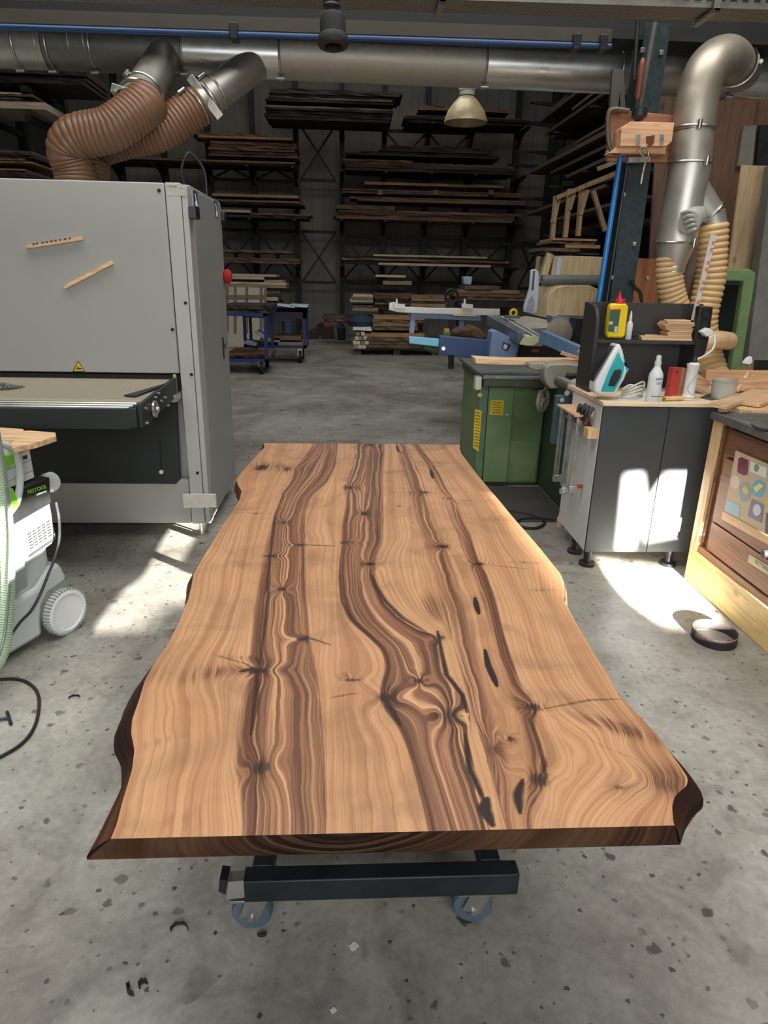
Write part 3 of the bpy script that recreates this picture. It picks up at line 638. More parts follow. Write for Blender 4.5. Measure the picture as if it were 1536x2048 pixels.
tg = MB().prism([onY(a, b, SY-.055) for a, b in ((365, 989), (431, 990), (433, 1015), (367, 1016))], (0, .024, 0)).build('painted_wood_block', plain('white_painted_wood', (214, 210, 200), .5), None, bev=.001)
tag(tg, 'small white painted wood block on the lower front corner of the grey machine', 'wood block')
db = thing('drill_bits', 'dark metal drill bits lying on the sand-coloured conveyor belt', 'drill bit', (-1.62, 3.5, bz))
b0 = onZ(2, 773, bz+.012)
for k, (a, b, r_) in enumerate(((onZ(-6, 776, bz+.014), onZ(50, 773, bz+.01), .011), (onZ(-8, 769, bz+.012), onZ(30, 771, bz+.01), .012))):
    pts = [a+(b-a)*i/24 for i in range(25)]
    MB().tube(pts, [r_*(1-.75*(i/24)**3)*(1+.25*math.sin(i*1.9)) for i in range(25)], 8).build('bit', bulb, db)
# extraction hoses above the sander
hosem = plain('amber_flexible_hose', (118, 86, 62), .38, 0, .06, 6)
HY = 4.45
def hy(px, py, y=HY): return onY(px, py, y)
h1 = hose([hy(160, 420), hy(150, 345), hy(137, 300, 4.42), hy(158, 274, 4.40), hy(222, 258, 4.42), hy(282, 216, 4.5), hy(300, 200, 4.55)], .118, .026, .06, 28).build('flexible_hose', hosem)
tag(h1, 'front amber corrugated suction hose bending down into the grey machine', 'hose')
h2 = hose([hy(185, 420, 4.7), hy(182, 345, 4.7), hy(190, 300, 4.7), hy(240, 280, 4.72), hy(320, 262, 4.75), hy(375, 226, 4.78), hy(405, 205, 4.8)], .112, .026, .06, 28).build('flexible_hose', hosem)
tag(h2, 'rear amber corrugated suction hose behind the first, running right to the second branch pipe', 'hose')
# sander cable loop
cl = MB().tube(spline([(-.95, 4.4, 1.97), (-.98, 4.4, 2.1), (-.93, 4.42, 2.2), (-.86, 4.45, 2.12), (-.85, 4.45, 1.97)], 10), .008, 8).build('cable_loop', black)
tag(cl, 'black cable loop standing up on top of the grey machine', 'cable')

# ------------------------------------------------------------------ main extraction duct with branches
DY = 5.0
da = onY(-60, 87, DY); dbp = onY(1600, 159, DY); RD = .127
duct = thing('extraction_duct', 'large shiny galvanised extraction duct running across under the roof', 'duct', (.3, DY, 2.8))
def dz(x): return V((x, DY, da.z + (dbp.z-da.z)*(x-da.x)/(dbp.x-da.x)))
xs = [onY(p, 125, DY).x for p in (-60, 100, 372, 562, 968, 1235, 1380, 1460, 1640)]
ms = [steel, plain('dull_steel', (118, 118, 112), .5, .8, .12), steel_new, plain('brushed_steel', (176, 170, 158), .5, .8, .08), steel_new, steel, steel, steel_new]
for i in range(len(xs)-1):
    MB().tube([dz(xs[i]+.002), dz(xs[i+1]-.002)], RD-.001*(i % 2), 40).build('duct_section', ms[i], duct)
def clampring(P, ax, r, parent, nm='clamp_ring', knob=(0, 0, -1), mat=None):
    g = MB().torus(P, ax, r+.003, .007, 36, 8)
    k = V(knob).normalized(); a = V(ax).normalized()
    g.cyl(P+k*(r+.02)-a*.025, P+k*(r+.02)+a*.025, .013, 12)
    return g.build(nm, mat or zinc, parent)
for i in (2, 3, 4, 5, 6, 7):
    clampring(dz(xs[i]), (1, 0, 0), RD, duct, knob=(0, -.5, -1))
for px in (40, 105, 190): clampring(onY(px, 90 + .03*px, DY), (1, 0, .02), RD, duct, knob=(0, -.3, -1))
for px in (85, 150, 180): MB().torus(onY(px, 91, DY), (1, 0, .02), RD+.001, .004).build('seam_bead', steel, duct)
def branch(p0, p1, y0, y1, r, hoseend, who):
    a = onY(*p0, y0); b = onY(*p1, y1); d = (b-a).normalized(); q = MB().tube([a, b], r, 36).build('branch_pipe', steel, duct)
    clampring(a+(b-a)*.72, d, r, duct, knob=(-.6, -.5, .6)); clampring(b, d, r+.004, duct, knob=(-.5, -.6, .5))
    s_ = d.cross(V((0, 1, 0))).normalized()
    MB().bar(a+(b-a)*.85 + V((0, -r*.9, 0)) - s_*r*1.25, a+(b-a)*.85 + V((0, -r*.9, 0)) + s_*r*1.5, .05, .012, (0, 1, 0)).build('gate_slide', zinc, duct, bev=.003, label='flat blast gate slide')
    MB().torus(a+(b-a)*.85, d, r+.008, .012).build('gate_flange', zinc, duct)
branch((338, 104), (268, 218), 5.0, 4.53, .108, None, 0)
branch((530, 113), (392, 214), 5.0, 4.78, .100, None, 0)

# ------------------------------------------------------------------ overhead steel, tray, pipe
beam = MB().box(XL, XR, 4.7, 4.72, 2.93, 3.4).box(XL, XR, 4.60, 4.82, 2.905, 2.93).box(XL, XR, 4.60, 4.82, 3.4, 3.43)
tag(beam.build('steel_beam', plain('beam_dark', (20, 20, 18), .6, .1, .2), kind='structure'), 'dark steel beam crossing the hall above the duct', 'beam')
p_a = onY(-80, 51, 4.0); p_b = onY(1222, 93, 4.0)
bp = thing('compressed_air_pipe', 'long blue compressed-air pipe running under the dark beam above the duct', 'pipe', (0, 4.0, 2.8))
MB().tube([p_a, p_b], .014, 12).build('pipe', bluepipe, bp)
MB().bar(p_a+V((0, .03, .05)), p_b+V((0, .03, .05)), .05, .06).build('mounting_rail', plain('rail_brown', (62, 56, 46), .6), bp)
for px in (468, 1152, 1205):
    p = onY(px, 66+(px-468)*.031, 4.0); MB().box(p.x-.02, p.x+.02, 3.975, 4.06, p.z-.03, p.z+.04).build('pipe_clip', black, bp, bev=.004)
def perforated():
    m, T, b = nt('perforated_steel'); tc = N(T, 'ShaderNodeTexCoord')
    br = N(T, 'ShaderNodeTexBrick'); br.inputs['Scale'].default_value = 1; br.inputs['Brick Width'].default_value = .036; br.inputs['Row Height'].default_value = .016; br.inputs['Mortar Size'].default_value = .0062; br.inputs['Mortar Smooth'].default_value = .05
    T.links.new(tc.outputs['Object'], br.inputs['Vector'])
    c = ramp(T, br.outputs['Fac'], [(.4, (34, 32, 28)), (.6, (122, 118, 106))]).outputs[0]
    T.links.new(c, b.inputs['Base Color']); b.inputs['Metallic'].default_value = .5; b.inputs['Roughness'].default_value = .5; return m
tl = onY(300, -42, 3.0); tz = onY(900, 27, 3.0).z
ty = thing('cable_tray', 'perforated steel cable tray hanging across the top of the picture', 'cable tray', (.5, 3.2, 2.5))
sl = .011
Tm = Matrix.Rotation(-math.atan(sl), 4, 'Y'); Tm.translation = V((.4, 3.2, 2.6))
trm = perforated()
g = MB(Tm).box(-2.9, 3.2, 0, .14, 0, .003); g.build('tray_bottom', trm, ty)
MB(Tm).box(-2.9, 3.2, -.003, 0, -.0, .015).box(-2.9, 3.2, -.003, 0, .045, .07).box(-2.9, 3.2, -.03, 0, .068, .071).build('tray_lip', plain('tray_steel', (140, 135, 122), .45, .6), ty)
g = MB(Tm)
for k in range(-60, 66): g.box(k*.05-.011, k*.05+.011, -.003, 0, .015, .045)
g.build('tray_side_web', MATS['tray_steel'], ty)
MB(Tm).box(-2.9, 3.2, .14, .143, 0, .07).build('tray_lip', MATS['tray_steel'], ty)
for px in (877, 1425):
    p = onY(px, 20, 3.18); zz = 2.6+(p.x-.4)*.011; MB().prism([(p.x, 3.17, zz-.02), (p.x+.03, 3.17, zz-.02), (p.x+.03, 3.17, zz+.3), (p.x, 3.17, zz+.3)], (0, .012, 0)).box(p.x, p.x+.03, 3.17, 3.36, zz-.02, zz-.006).build('tray_hanger', MATS['tray_steel'], ty, bev=.003)
# hanging socket
so = thing('hanging_socket', 'black hanging power socket on a thick cable in the top middle', 'socket', onY(668, 75, 2.6))
c0 = onY(665, 30, 2.6); ax = V((0, .0, -1))
MB().tube([c0+V((0, 0, .6)), c0+V((-.004, 0, .02))], .026, 18).build('cable_sleeve', black, so)
g = MB(); 
for k in range(4): g.torus(c0+V((-.002, 0, .13-.035*k)), (0, 0, 1), .026, .004, 24, 6)
g.build('sleeve_rib', black, so)
MB().lathe([(.028, 0), (.04, .012), (.043, .03), (.043, .062), (.05, .07), (.052, .088), (.048, .096), (.030, .098), (.028, .07)], c0+V((0, 0, .005)), (0.03, -.12, -1), 28).build('socket_body', blackmatt, so)
# industrial pendant lamp
lp_ = thing('pendant_lamp', 'cream bell-shaped industrial pendant lamp hanging in front of the back racks', 'lamp', onY(931, 248, 9.0))
c = onY(931, 246, 9.0)
MB().lathe([(.26, 0), (.255, .03), (.22, .12), (.15, .21), (.09, .27), (.075, .275), (.14, .205), (.21, .115), (.245, .03), (.25, 0)], c, (0, 0, 1), 40, False).build('lamp_shade', plain('lamp_cream', (176, 160, 124), .3, .1), lp_)
MB().lathe([(.0, .28), (.09, .285), (.09, .33), (.1, .335), (.1, .42), (.02, .44), (.02, .6)], c, (0, 0, 1), 24).build('lamp_housing', cream, lp_)
MB().tube([c+V((0, 0, .58)), c+V((0, 0, 3))], .01, 6).build('lamp_cord', black, lp_)
# ------------------------------------------------------------------ shop vacuum
vd = V((math.sin(R(25)), math.cos(R(25)), 0)); vn = V((vd.y, -vd.x, 0)); VP = V((-1.245, 2.70, 0))
def vloc(a, n, z): return VP + vd*a + vn*n + V((0, 0, z))
def vprism(pts, n0, n1): return [vloc(a, n0, z) for a, z in pts], vn*(n1-n0)
vac = thing('shop_vacuum', 'white and green workshop vacuum with black control panel and large rear wheel', 'vacuum cleaner', VP + vd*-.25 + vn*-.2)
vwhite = plain('vacuum_white', (194, 198, 196), .38, 0, .02)
MB().prism(*vprism([(-.62, .03), (-.11, .045), (-.105, .12), (-.085, .18), (-.05, .215), (.05, .235), (.055, .26), (.03, .335), (-.02, .335), (-.1, .27), (-.3, .25), (-.62, .22)], -.40, -.03)).build('base_tub', vwhite, vac, bev=.02)
MB().prism(*vprism([(-.62, .2), (-.1, .25), (-.0, .32), (.0, .45), (-.62, .42)], -.38, -.05)).build('container', vwhite, vac, bev=.025)
mo = MB().prism(*vprism([(-.62, .36), (-.15, .40), (.012, .435), (.024, .47), (.02, .60), (.02, .71), (-.10, .70), (-.16, .66), (-.62, .6)], -.38, -.015)).build('motor_head', vwhite, vac, bev=.02)
pn = MB().prism(*vprism([(-.32, .56), (-.12, .595), (.012, .618), (.022, .73), (-.115, .722), (-.14, .66), (-.32, .60)], -.36, -.004)).build('control_panel', plain('panel_black', (20, 22, 21), .45), vac, bev=.005)
gl = plain('lime_green', (120, 200, 60), .45)
rv = vd; uv = V((0, 0, 1))
def vh_(px, py, n=0): return hit(px, py, VP + vn*n, vn)
text_on('FESTOOL', .0225, vloc(-.05, .0, .697), rv, uv, gl, 'panel_logo', pn, .001)
text_on('CLEANTEC', .0105, vloc(-.032, .0, .676), rv, uv, white, 'panel_print', pn, .001)
MB().lathe([(.03, 0), (.042, .004), (.044, .03), (.036, .042), (.0, .044)], vloc(.075, -.09, .68), vn+V((0, 0, .2)), 20).build('dial', plain('clear_grey', (190, 194, 192), .25), vac)
g = MB()
for r_ in range(6):
    for c_ in range(5):
        a0 = -.118+.024*c_; z0 = .455+.0125*r_+.005*c_
        g.prism([vloc(a0, -.0145, z0), vloc(a0+.018, -.0145, z0+.003), vloc(a0+.018, -.0145, z0+.009), vloc(a0, -.0145, z0+.006)], vn*.002)
g.build('vent_grille', blackmatt, mo)
MB().prism(*vprism([(-.13, .425), (.01, .455), (.01, .466), (-.13, .437)], -.2, -.010)).build('seam_strip', plain('trim_grey', (60, 64, 64), .5), vac)
MB().prism(*vprism([(-.24, .30), (-.165, .31), (-.155, .47), (-.235, .47)], -.05, .0)).build('filter_latch', plain('latch_grey', (150, 154, 156), .4), vac, bev=.008)
for s_, n0 in ((1, -.02), (1, -.37)):
    wh = MB().lathe([(.07, -.022), (.098, -.02), (.108, -.012), (.108, .012), (.098, .02), (.085, .022), (.082, .014), (.03, .012)], vloc(.008, n0, .108), vn, 40).build('rear_wheel', white, vac)
    g = MB()
    for k in range(44):
        th = 2*math.pi*k/44; d_ = vd*math.cos(th)+V((0, 0, 1))*math.sin(th); q = vloc(.008, n0, .108)+d_*.103
        g.bar(q-vn*.018, q+vn*.019, .008, .011, d_)
    g.build('tyre_tread', plain('tyre_grey', (150, 154, 152), .5), wh)
MB().lathe([(.02, -.02), (.05, -.018), (.05, .018), (.02, .02)], vloc(-.52, -.03, .05), vn, 24).build('front_wheel', blackmatt, vac)
MB().lathe([(.02, -.02), (.05, -.018), (.05, .018), (.02, .02)], vloc(-.52, -.35, .05), vn, 24).build('front_wheel', blackmatt, vac)
MB().tube(spline([vh_(112, 1005, .01), vh_(118, 1035, .03), vh_(119, 1075, .03), vh_(112, 1110, .03), vh_(98, 1145, .02), vh_(80, 1190, .012), vh_(62, 1222, .01), vh_(40, 1245, .005), vh_(15, 1280, .005)], 10), .006, 8).build('power_cord', black, vac)
MB().tube(spline([vh_(-10, 886, 0), vh_(15, 892, 0), vh_(33, 910, .0), vh_(40, 945, .0), vh_(38, 985, .0), vh_(30, 1010, 0), vh_(10, 1035, 0)], 8), .014, 12).build('handle_bow', vwhite, vac)
MB().prism([vh_(a, b, .0) for a, b in ((-12, 908), (22, 909), (21, 922), (14, 936), (-12, 942))], vn*.02).build('green_bracket', gl, vac, bev=.004)
MB().prism([vh_(a, b, .0) for a, b in ((8, 972), (18, 976), (31, 1008), (28, 1014), (8, 1018))], vn*.025).build('green_latch', gl, vac, bev=.004)
hz = [vh_(-30, 880, .05), vh_(-6, 930, .05), vh_(7, 1000, .05), vh_(14, 1080, .05), vh_(16, 1160, .05), vh_(14, 1230, .05), vh_(6, 1300, .06), vh_(-20, 1350, .08)]
vh = hose(hz, .024, .010, .16, 16).build('vacuum_hose', plain('pale_green_hose', (176, 196, 164), .5, 0, .05)); tag(vh, 'pale green ribbed vacuum hose hanging down at the left picture edge', 'hose')
for o_ in ((-.008, .75, .56), ):
    pass
dh = MB().tube(spline([vh_(-6, 850, .09), vh_(8, 930, .09), vh_(17, 1010, .09), vh_(21, 1090, .09), vh_(16, 1200, .09), vh_(4, 1290, .1), vh_(-30, 1370, .12)], 8), .0065, 8).build('air_line', plain('clear_tube', (120, 126, 120), .3)); tag(dh, 'thin grey air line hanging along the pale green hose', 'cable')
# tool box on the vacuum and oak offcuts on the box
bx = thing('systainer_box', 'white stackable tool box with grooved front standing on the vacuum', 'tool box', vloc(-.15, -.2, .70))
MB().prism(*vprism([(-.40, .70), (-.018, .732), (-.02, .893), (-.40, .88)], -.36, -.04)).build('box_body', plain('box_white', (222, 223, 220), .45, 0, .02), bx, bev=.006)
for k in range(3): MB().prism(*vprism([(-.17, .748+.045*k), (-.024, .764+.045*k), (-.024, .767+.045*k), (-.17, .751+.045*k)], -.042, -.039)).build('groove', plain('groove_grey', (150, 150, 148), .6), bx)
MB().prism(*vprism([(-.06, .82), (-.04, .82), (-.04, .835), (-.06, .835)], -.042, -.037)).build('box_clasp', MATS['trim_grey'], bx)
for px, z_, lb_ in (([(-60, 850), (46, 858), (49, 862), (27, 868), (-60, 885)], .893, 'thin oak offcut underneath the wider oak board on the white tool box'),
                ([(60, 861), (111, 865), (112, 872), (72, 885), (36, 893), (25, 896), (21, 888), (30, 880), (-60, 878), (-60, 868)], .905, 'wider notched oak board lying on the white tool box at the left')):
    o_ = MB().prism([onZ(a, b, z_) for a, b in px], (0, 0, -.022 if z_ > .9 else -.01)).build('oak_offcut', oak, bev=.001); tag(o_, lb_, 'wood offcut', None)
# loose cable and small clamp on the floor at the left
cb = MB().tube(spline([onZ(-40, 1362, .006), onZ(30, 1358, .006), onZ(65, 1372, .006), onZ(78, 1400, .006), (onZ(70, 1450, .006)), onZ(40, 1490, .006), onZ(-30, 1530, .006)], 12), .006, 8).build('floor_cable', blackmatt); tag(cb, 'black cable curving over the concrete floor at the left edge', 'cable')
tk_ = thing('t_handle_key', 'small dark T-shaped key lying on the floor inside the cable loop', 'tool', onZ(16, 1435))
MB().tube([onZ(14, 1424, .008), onZ(22, 1448, .008)], .006, 8).build('crossbar', darksteel, tk_); MB().tube([onZ(-10, 1440, .008), onZ(17, 1436, .008)], .005, 8).build('shaft', darksteel, tk_)

# ------------------------------------------------------------------ sanding belt ring, shavings, splashes
rc = onZ(1438, 1290); rg = MB(); n = 60; vs = []; fs = []
for i in range(n):
    th = 2*math.pi*i/n
    for r_, z_ in ((.098, 0), (.098, .05), (.0955, .05), (.0955, 0)): vs.append((rc.x-.0+r_*math.cos(th)*.98, rc.y+.05+r_*math.sin(th)*1.05, z_))
for i in range(n):
    for j in range(4): fs.append([i*4+j, ((i+1) % n)*4+j, ((i+1) % n)*4+(j+1) % 4, i*4+(j+1) % 4])
tag(rg.add(vs, fs).build('sanding_belt', plain('brown_abrasive', (38, 31, 30), .6, 0, .1, 60, .2)), 'dark brown sanding belt standing as a ring on the floor beside the workbench', 'sanding belt')
def shaving(px, py, r_, arc, wd, rot, label, tilt=0):
    c = onZ(px, py); n = 18; vs = []; fs = []
    for i in range(n+1):
        th = rot + arc*i/n; rr = r_*(1-.2*i/n)
        for k, (dr, z_) in enumerate(((0, 0), (.0015, 0), (.0015, wd), (0, wd))):
            vs.append((c.x+(rr+dr)*math.cos(th), c.y+(rr+dr)*math.sin(th)*.8, .001+z_*(1-.3*math.sin(3*th)**2)))
    for i in range(n):
        for j in range(4): fs.append([i*4+j, i*4+4+j, i*4+4+(j+1) % 4, i*4+(j+1) % 4])
    tag(MB().add(vs, fs).build('wood_shaving', plain('dark_shaving', (40, 34, 30), .7)), label, 'shaving')
shaving(357, 1862, .022, 3.3, .014, 0, 'curled dark wood shaving standing on the floor left of the front castor')
shaving(272, 1980, .020, 2.2, .022, 2.5, 'crumpled dark shaving on the floor near the bottom left corner')
shaving(286, 1974, .010, 3.6, .02, .5, 'small upright dark curl beside the crumpled shaving at bottom left')
shaving(525, 1868, .012, 2.6, .012, 3.6, 'small forked dark shaving on the floor right below the left castor')
shaving(148, 1398, .022, 3.0, .010, .4, 'dark shaving on the floor left of the table top between vacuum and slab')
shaving(452, 1765, .006, 2.8, .02, 1.0, 'tiny dark chip on the floor directly below the brake lever')
for px, py, r_, lb in ((708, 1893, .010, 'small white paint blob on the floor in the lower middle'), (667, 2021, .006, 'round white paint drop near the bottom edge'), ):
    c = onZ(px, py); pts = [(c.x+r_*(1+.35*math.sin(3.3*k))*math.cos(k*.5)*1.3, c.y+r_*(1+.3*math.cos(2.1*k))*math.sin(k*.5), 0.0005) for k in range(12)]
    tag(MB().prism(pts, (0, 0, .001)).build('paint_drop', plain('white_paint', (214, 212, 204), .5)), lb, 'paint drop')
# ------------------------------------------------------------------ steel column with tool holder
CY = 4.5
colm = plain('column_paint', (52, 62, 64), .32, .2, .12, 40, .08)
cpos = onY(1238, 590, CY)
xa_, xb_ = onY(1262, 455, CY).x-.075, onY(1262, 455, CY).x+.075
co = thing('steel_column', 'dark glossy steel column rising behind the shelf to the roof', 'column', ((xa_+xb_)/2, CY+.08, 0)); co['kind'] = 'structure'
MB().box(xa_, xb_, CY, CY+.012, 0, 2.96).box(xa_, xb_, CY+.148, CY+.16, 0, 2.96).box((xa_+xb_)/2-.004, (xa_+xb_)/2+.004, CY+.01, CY+.15, 0, 2.96).build('column_profile', colm, co)
g = MB()
for px, py in ((1284, 101), (1322, 106), (1246, 389), (1268, 488), (1222, 555), (1295, 556)): p = onY(px, py, CY-.004); g.box(p.x-.012, p.x+.012, CY-.016, CY, p.z-.012, p.z+.012)
g.build('column_bolts', zinc, co, bev=.002, label='small bolts with pale heads')
vb = MB().tube([onY(1243, 300, CY-.03), onY(1196, 610, CY-.03)], .017, 12).build('air_pipe', bluepipe2); tag(vb, 'upright blue compressed-air pipe on the left side of the dark column', 'pipe')
vb2 = MB().tube([onY(1256, 320, CY-.02), onY(1212, 612, CY-.02)], .009, 8).tube([onY(1276, 40, CY-.02), onY(1268, 160, CY-.02)], .013, 8).build('black_conduit', black); tag(vb2, 'thin black conduit between the blue pipe and the column', 'cable conduit')
gp = MB().tube([onY(1196, 40, 4.4)+V((.33, 0, 0)), onY(1273, 250, 4.4)], .014, 8).build('grey_conduit', plain('conduit_grey', (84, 84, 78), .5)); tag(gp, 'grey conduit coming down the left edge of the column above the wooden holder', 'cable conduit')
# wooden holder: back board, block with slot, lower cleat
wh_ = thing('wooden_tool_holder', 'orange-brown wooden tool holder mounted on the dark column', 'tool holder', onY(1280, 325, 4.4))
woodo = wood('holder_wood', (204, 160, 122), (180, 132, 96), 'x', .45, .05)
woodd = wood('holder_backboard', (146, 98, 70), (112, 72, 52), 'x', .45, .05)
MB().prism([onY(a, b, 4.47) for a, b in ((1214, 322), (1220, 218), (1347, 230), (1342, 326))], (0, .028, 0)).build('back_board', woodd, wh_, bev=.003)
MB().prism([onY(a, b, 4.43) for a, b in ((1215, 300), (1330, 300), (1331, 309), (1216, 311))], (0, .04, 0)).build('lower_cleat', woodo, wh_, bev=.002)
MB().pixY([(1262, 243), (1349, 245), (1344, 283), (1333, 292), (1240, 292), (1243, 256)], 4.30, .17).build('holder_block', woodo, wh_, bev=.003)
MB().pixY([(1240, 288), (1332, 292), (1331, 308), (1218, 306)], 4.36, .1).build('cleat', woodo, wh_, bev=.002)
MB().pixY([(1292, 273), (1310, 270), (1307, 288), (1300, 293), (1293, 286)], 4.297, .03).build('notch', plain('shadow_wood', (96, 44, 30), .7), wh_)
for a in (1273, 1320): 
    q = MB().pixY([(a, 268), (a+8, 268), (a+7, 288), (a-1, 288)], 4.296, .006).build('metal_strap', zinc, wh_, bev=.001)
MB().pixY([(1258, 314), (1302, 313), (1301, 324), (1257, 325)], 4.39, .05).build('metal_rail', steel_new, wh_, bev=.002)
rp = MB().tube(spline([onY(1292, 318, 4.28), onY(1280, 305, 4.28), onY(1284, 294, 4.28), onY(1294, 297, 4.28), onY(1297, 310, 4.28), onY(1290, 328, 4.28)], 8), .006, 8).tube(spline([onY(1290, 328, 4.28), onY(1286, 345, 4.28), onY(1282, 368, 4.28)], 6), [.008]*6+[.009]*7, 8).build('snap_hook', plain('brass_grey', (150, 140, 112), .35, .9)); tag(rp, 'metal snap hook with ring dangling from the wooden holder', 'hook')
cl_ = thing('bar_clamp', 'brown metal hook clamp gripping the left edge of the wooden holder', 'clamp', onY(1220, 300, 4.40))
brn = plain('brown_metal', (92, 78, 64), .45, .3)
MB().tube(spline([onY(1258, 222, 4.38), onY(1226, 219, 4.38), onY(1217, 232, 4.38), onY(1217, 280, 4.38), onY(1226, 303, 4.38), onY(1248, 301, 4.38), onY(1276, 291, 4.37)], 8), .015, 8).build('clamp_hook', brn, cl_)
MB().bar(onY(1232, 140, 4.46), onY(1226, 222, 4.42), .05, .03, (0, 1, 0)).bar(onY(1241, 140, 4.46), onY(1245, 222, 4.42), .03, .02, (0, 1, 0)).build('clamp_rails', plain('clamp_rail', (60, 56, 50), .5, .3), cl_)
sl_ = thing('soldering_iron', 'tool with brown wooden grip and black head stuck upright in the wooden holder', 'hand tool', onY(1276, 240, 4.36))
MB().lathe([(.012, 0), (.021, .03), (.017, .1), (.02, .17), (.014, .2), (.006, .21)], onY(1275, 200, 4.36), (0, 0, 1), 16).build('grip', plain('red_brown_wood', (112, 58, 38), .4), sl_)
MB().tube([onY(1275, 235, 4.36), onY(1274, 190, 4.36)], .008, 8).lathe([(.02, 0), (.045, .02), (.045, .06), (.02, .075)], onY(1277, 241, 4.36), (0, 0, 1), 18).build('head', black, sl_)

# ------------------------------------------------------------------ vertical duct on the right, elbow and Y piece
vt = thing('suction_down_pipe', 'bright galvanised down pipe with elbow and branch on the right', 'duct', onY(1340, 480, 4.4)*1.0)
VY = 4.4
steelm = plain('satin_steel', (206, 202, 190), .42, .8, .08, 5)
el = spline([onY(1386, 262, VY), onY(1396, 190, VY), onY(1416, 135, VY+.02), onY(1452, 116, VY+.16), onY(1484, 142, 4.88)], 12)
MB().tube(el, .118, 40).build('elbow', plain('elbow_steel', (186, 176, 160), .46, .8, .08, 5), vt)
MB().tube([onY(1386, 262, VY), onY(1380, 330, VY)], .117, 40).build('pipe_section', plain('dull_galv', (180, 175, 162), .5, .8, .16, 6), vt)
pb = onY(1380, 330, VY); pc = onY(1352, 487, VY)
MB().tube([pb, pc], .120, 40).build('pipe_section', steelm, vt)
MB().tube([pc, pc+(pc-pb).normalized()*.13], [.118, .082], 36).tube([pc+(pc-pb).normalized()*.125, pc+(pc-pb).normalized()*.17], .082, 36).build('reducer', steelm, vt)
b1 = onY(1362, 390, VY+.04); b2 = onY(1418, 432, VY+.0)
MB().tube([onY(1368, 360, VY+.02), onY(1424, 428, VY)], [.105, .075], 36).build('branch_piece', steelm, vt)
MB().tube([onY(1424, 428, VY), onY(1430, 452, VY)], [.075, .07], 30).build('branch_collar', steelm, vt)
dn = (pc-pb).normalized()
clampring(onY(1386, 258, VY), dn, .118, vt, knob=(-.2, -1, 0)); clampring(onY(1379, 328, VY), dn, .120, vt, knob=(.3, -1, 0)); clampring(pc, dn, .119, vt, knob=(.4, -1, 0))
clampring(onY(1470, 128, 4.70), (.55, 1, -.15), .125, vt, knob=(1, -.3, 0)); clampring(onY(1420, 425, VY), (onY(1424, 428, VY)-onY(1368, 360, VY)), .078, vt, knob=(-.7, -.6, -.4))
cc = onY(1381, 440, 4.30)
MB().tube([onY(1392, 430, 4.36), onY(1378, 445, 4.18)], .062, 28).build('side_stub', plain('dusty_plastic', (168, 166, 158), .6), vt)
g = MB()
for k in range(5): g.tube(spline([onY(1362+4*k, 428+9*k, 4.2-.012*k), onY(1378+3*k, 422+9*k, 4.16-.01*k), onY(1394, 432+7*k, 4.2)], 5), .010, 6)
g.build('crumpled_bag', MATS['dusty_plastic'], vt, label='crumpled plastic bag closing the side stub')
amber = plain('beige_flexible_hose', (206, 172, 122), .38, 0, .06, 8)
tag(hose([onY(1340, 513, VY), onY(1339, 550, VY), onY(1345, 590, VY), onY(1362, 640, VY), onY(1385, 700, VY)], .080, .030, .09, 28).build('flexible_hose', amber), 'beige corrugated hose hanging from the reducer of the right down pipe', 'hose')
tag(hose([onY(1425, 448, VY), onY(1424, 500, VY), onY(1420, 560, VY), onY(1405, 640, VY), onY(1412, 700, VY), onY(1430, 760, 4.3)], .090, .036, .12, 28).build('flexible_hose', amber), 'beige corrugated hose hanging from the slanting branch, right of the other', 'hose')
tag(hose([onY(1395, 690, 4.2), onY(1430, 680, 4.2), onY(1458, 682, 4.3)], .055, .03, .03, 20).build('flexible_hose', plain('short_hose', (214, 180, 140), .4)), 'short smooth beige hose end sticking out right behind the power strip', 'hose')
ad = thing('measuring_stick', 'white and red printed folding stick standing on the black shelf leaning against the hose', 'measuring stick', onY(1388, 640, 3.75))
MB().prism([onY(a, b, 3.78) for a, b in ((1383, 640), (1390, 642), (1434, 470), (1422, 468))], (0, .008, 0)).build('stick', plain('off_white', (216, 208, 196), .5), ad)
g = MB()
for k in range(12):
    f_ = k/12; a0 = 1386+f_*40; b0 = 634-f_*158
    g.prism([onY(a0, b0, 3.7795), onY(a0+6, b0+1, 3.7795), onY(a0+8, b0-6, 3.7795), onY(a0+2, b0-7, 3.7795)], (0, -.0006, 0)) if k % 3 else None
g.build('red_print', plain('pink_print', (206, 130, 116), .6), ad, kind='stuff')

# ------------------------------------------------------------------ black-door cabinet with shelf
CX0, CX1, CF, CB = 1.335, 1.955, 3.4, 3.9
cab = thing('tool_cabinet', 'cabinet with dark grey doors, white side and black screw feet, topped by a black shelf', 'cabinet', ((CX0+CX1)/2, 3.65, 0))
doorm = plain('anthracite_door', (58, 62, 65), .5, 0, .05, 1.5)
whites = plain('white_limed_board', (228, 225, 219), .5, 0, .02)
MB().box(CX0, CX0+.019, CF+.02, CB, .105, .93).build('side_panel', whites, cab, bev=.001, label='white side panel')
MB().box(CX1-.019, CX1, CF+.02, CB, .105, .93).build('side_panel', whites, cab, bev=.001)
MB().box(CX0+.019, CX1-.019, CB-.01, CB, .105, .93).box(CX0+.019, CX1-.019, CF+.02, CB, .105, .123).build('carcass', whites, cab)
xm = onY(1318, 950, CF).x
for x0, x1 in ((CX0+.002, xm-.002), (xm+.002, CX1)):
    MB().box(x0, x1, CF, CF+.019, .10, .925).build('door', doorm, cab, bev=.0015)
MB().box(CX0-.008, CX1+.03, CF-.012, CB+.08, .93, .951).build('worktop', wood('worktop_beech', (224, 202, 170), (206, 180, 146), 'x', .5, .03), cab, bev=.0015)
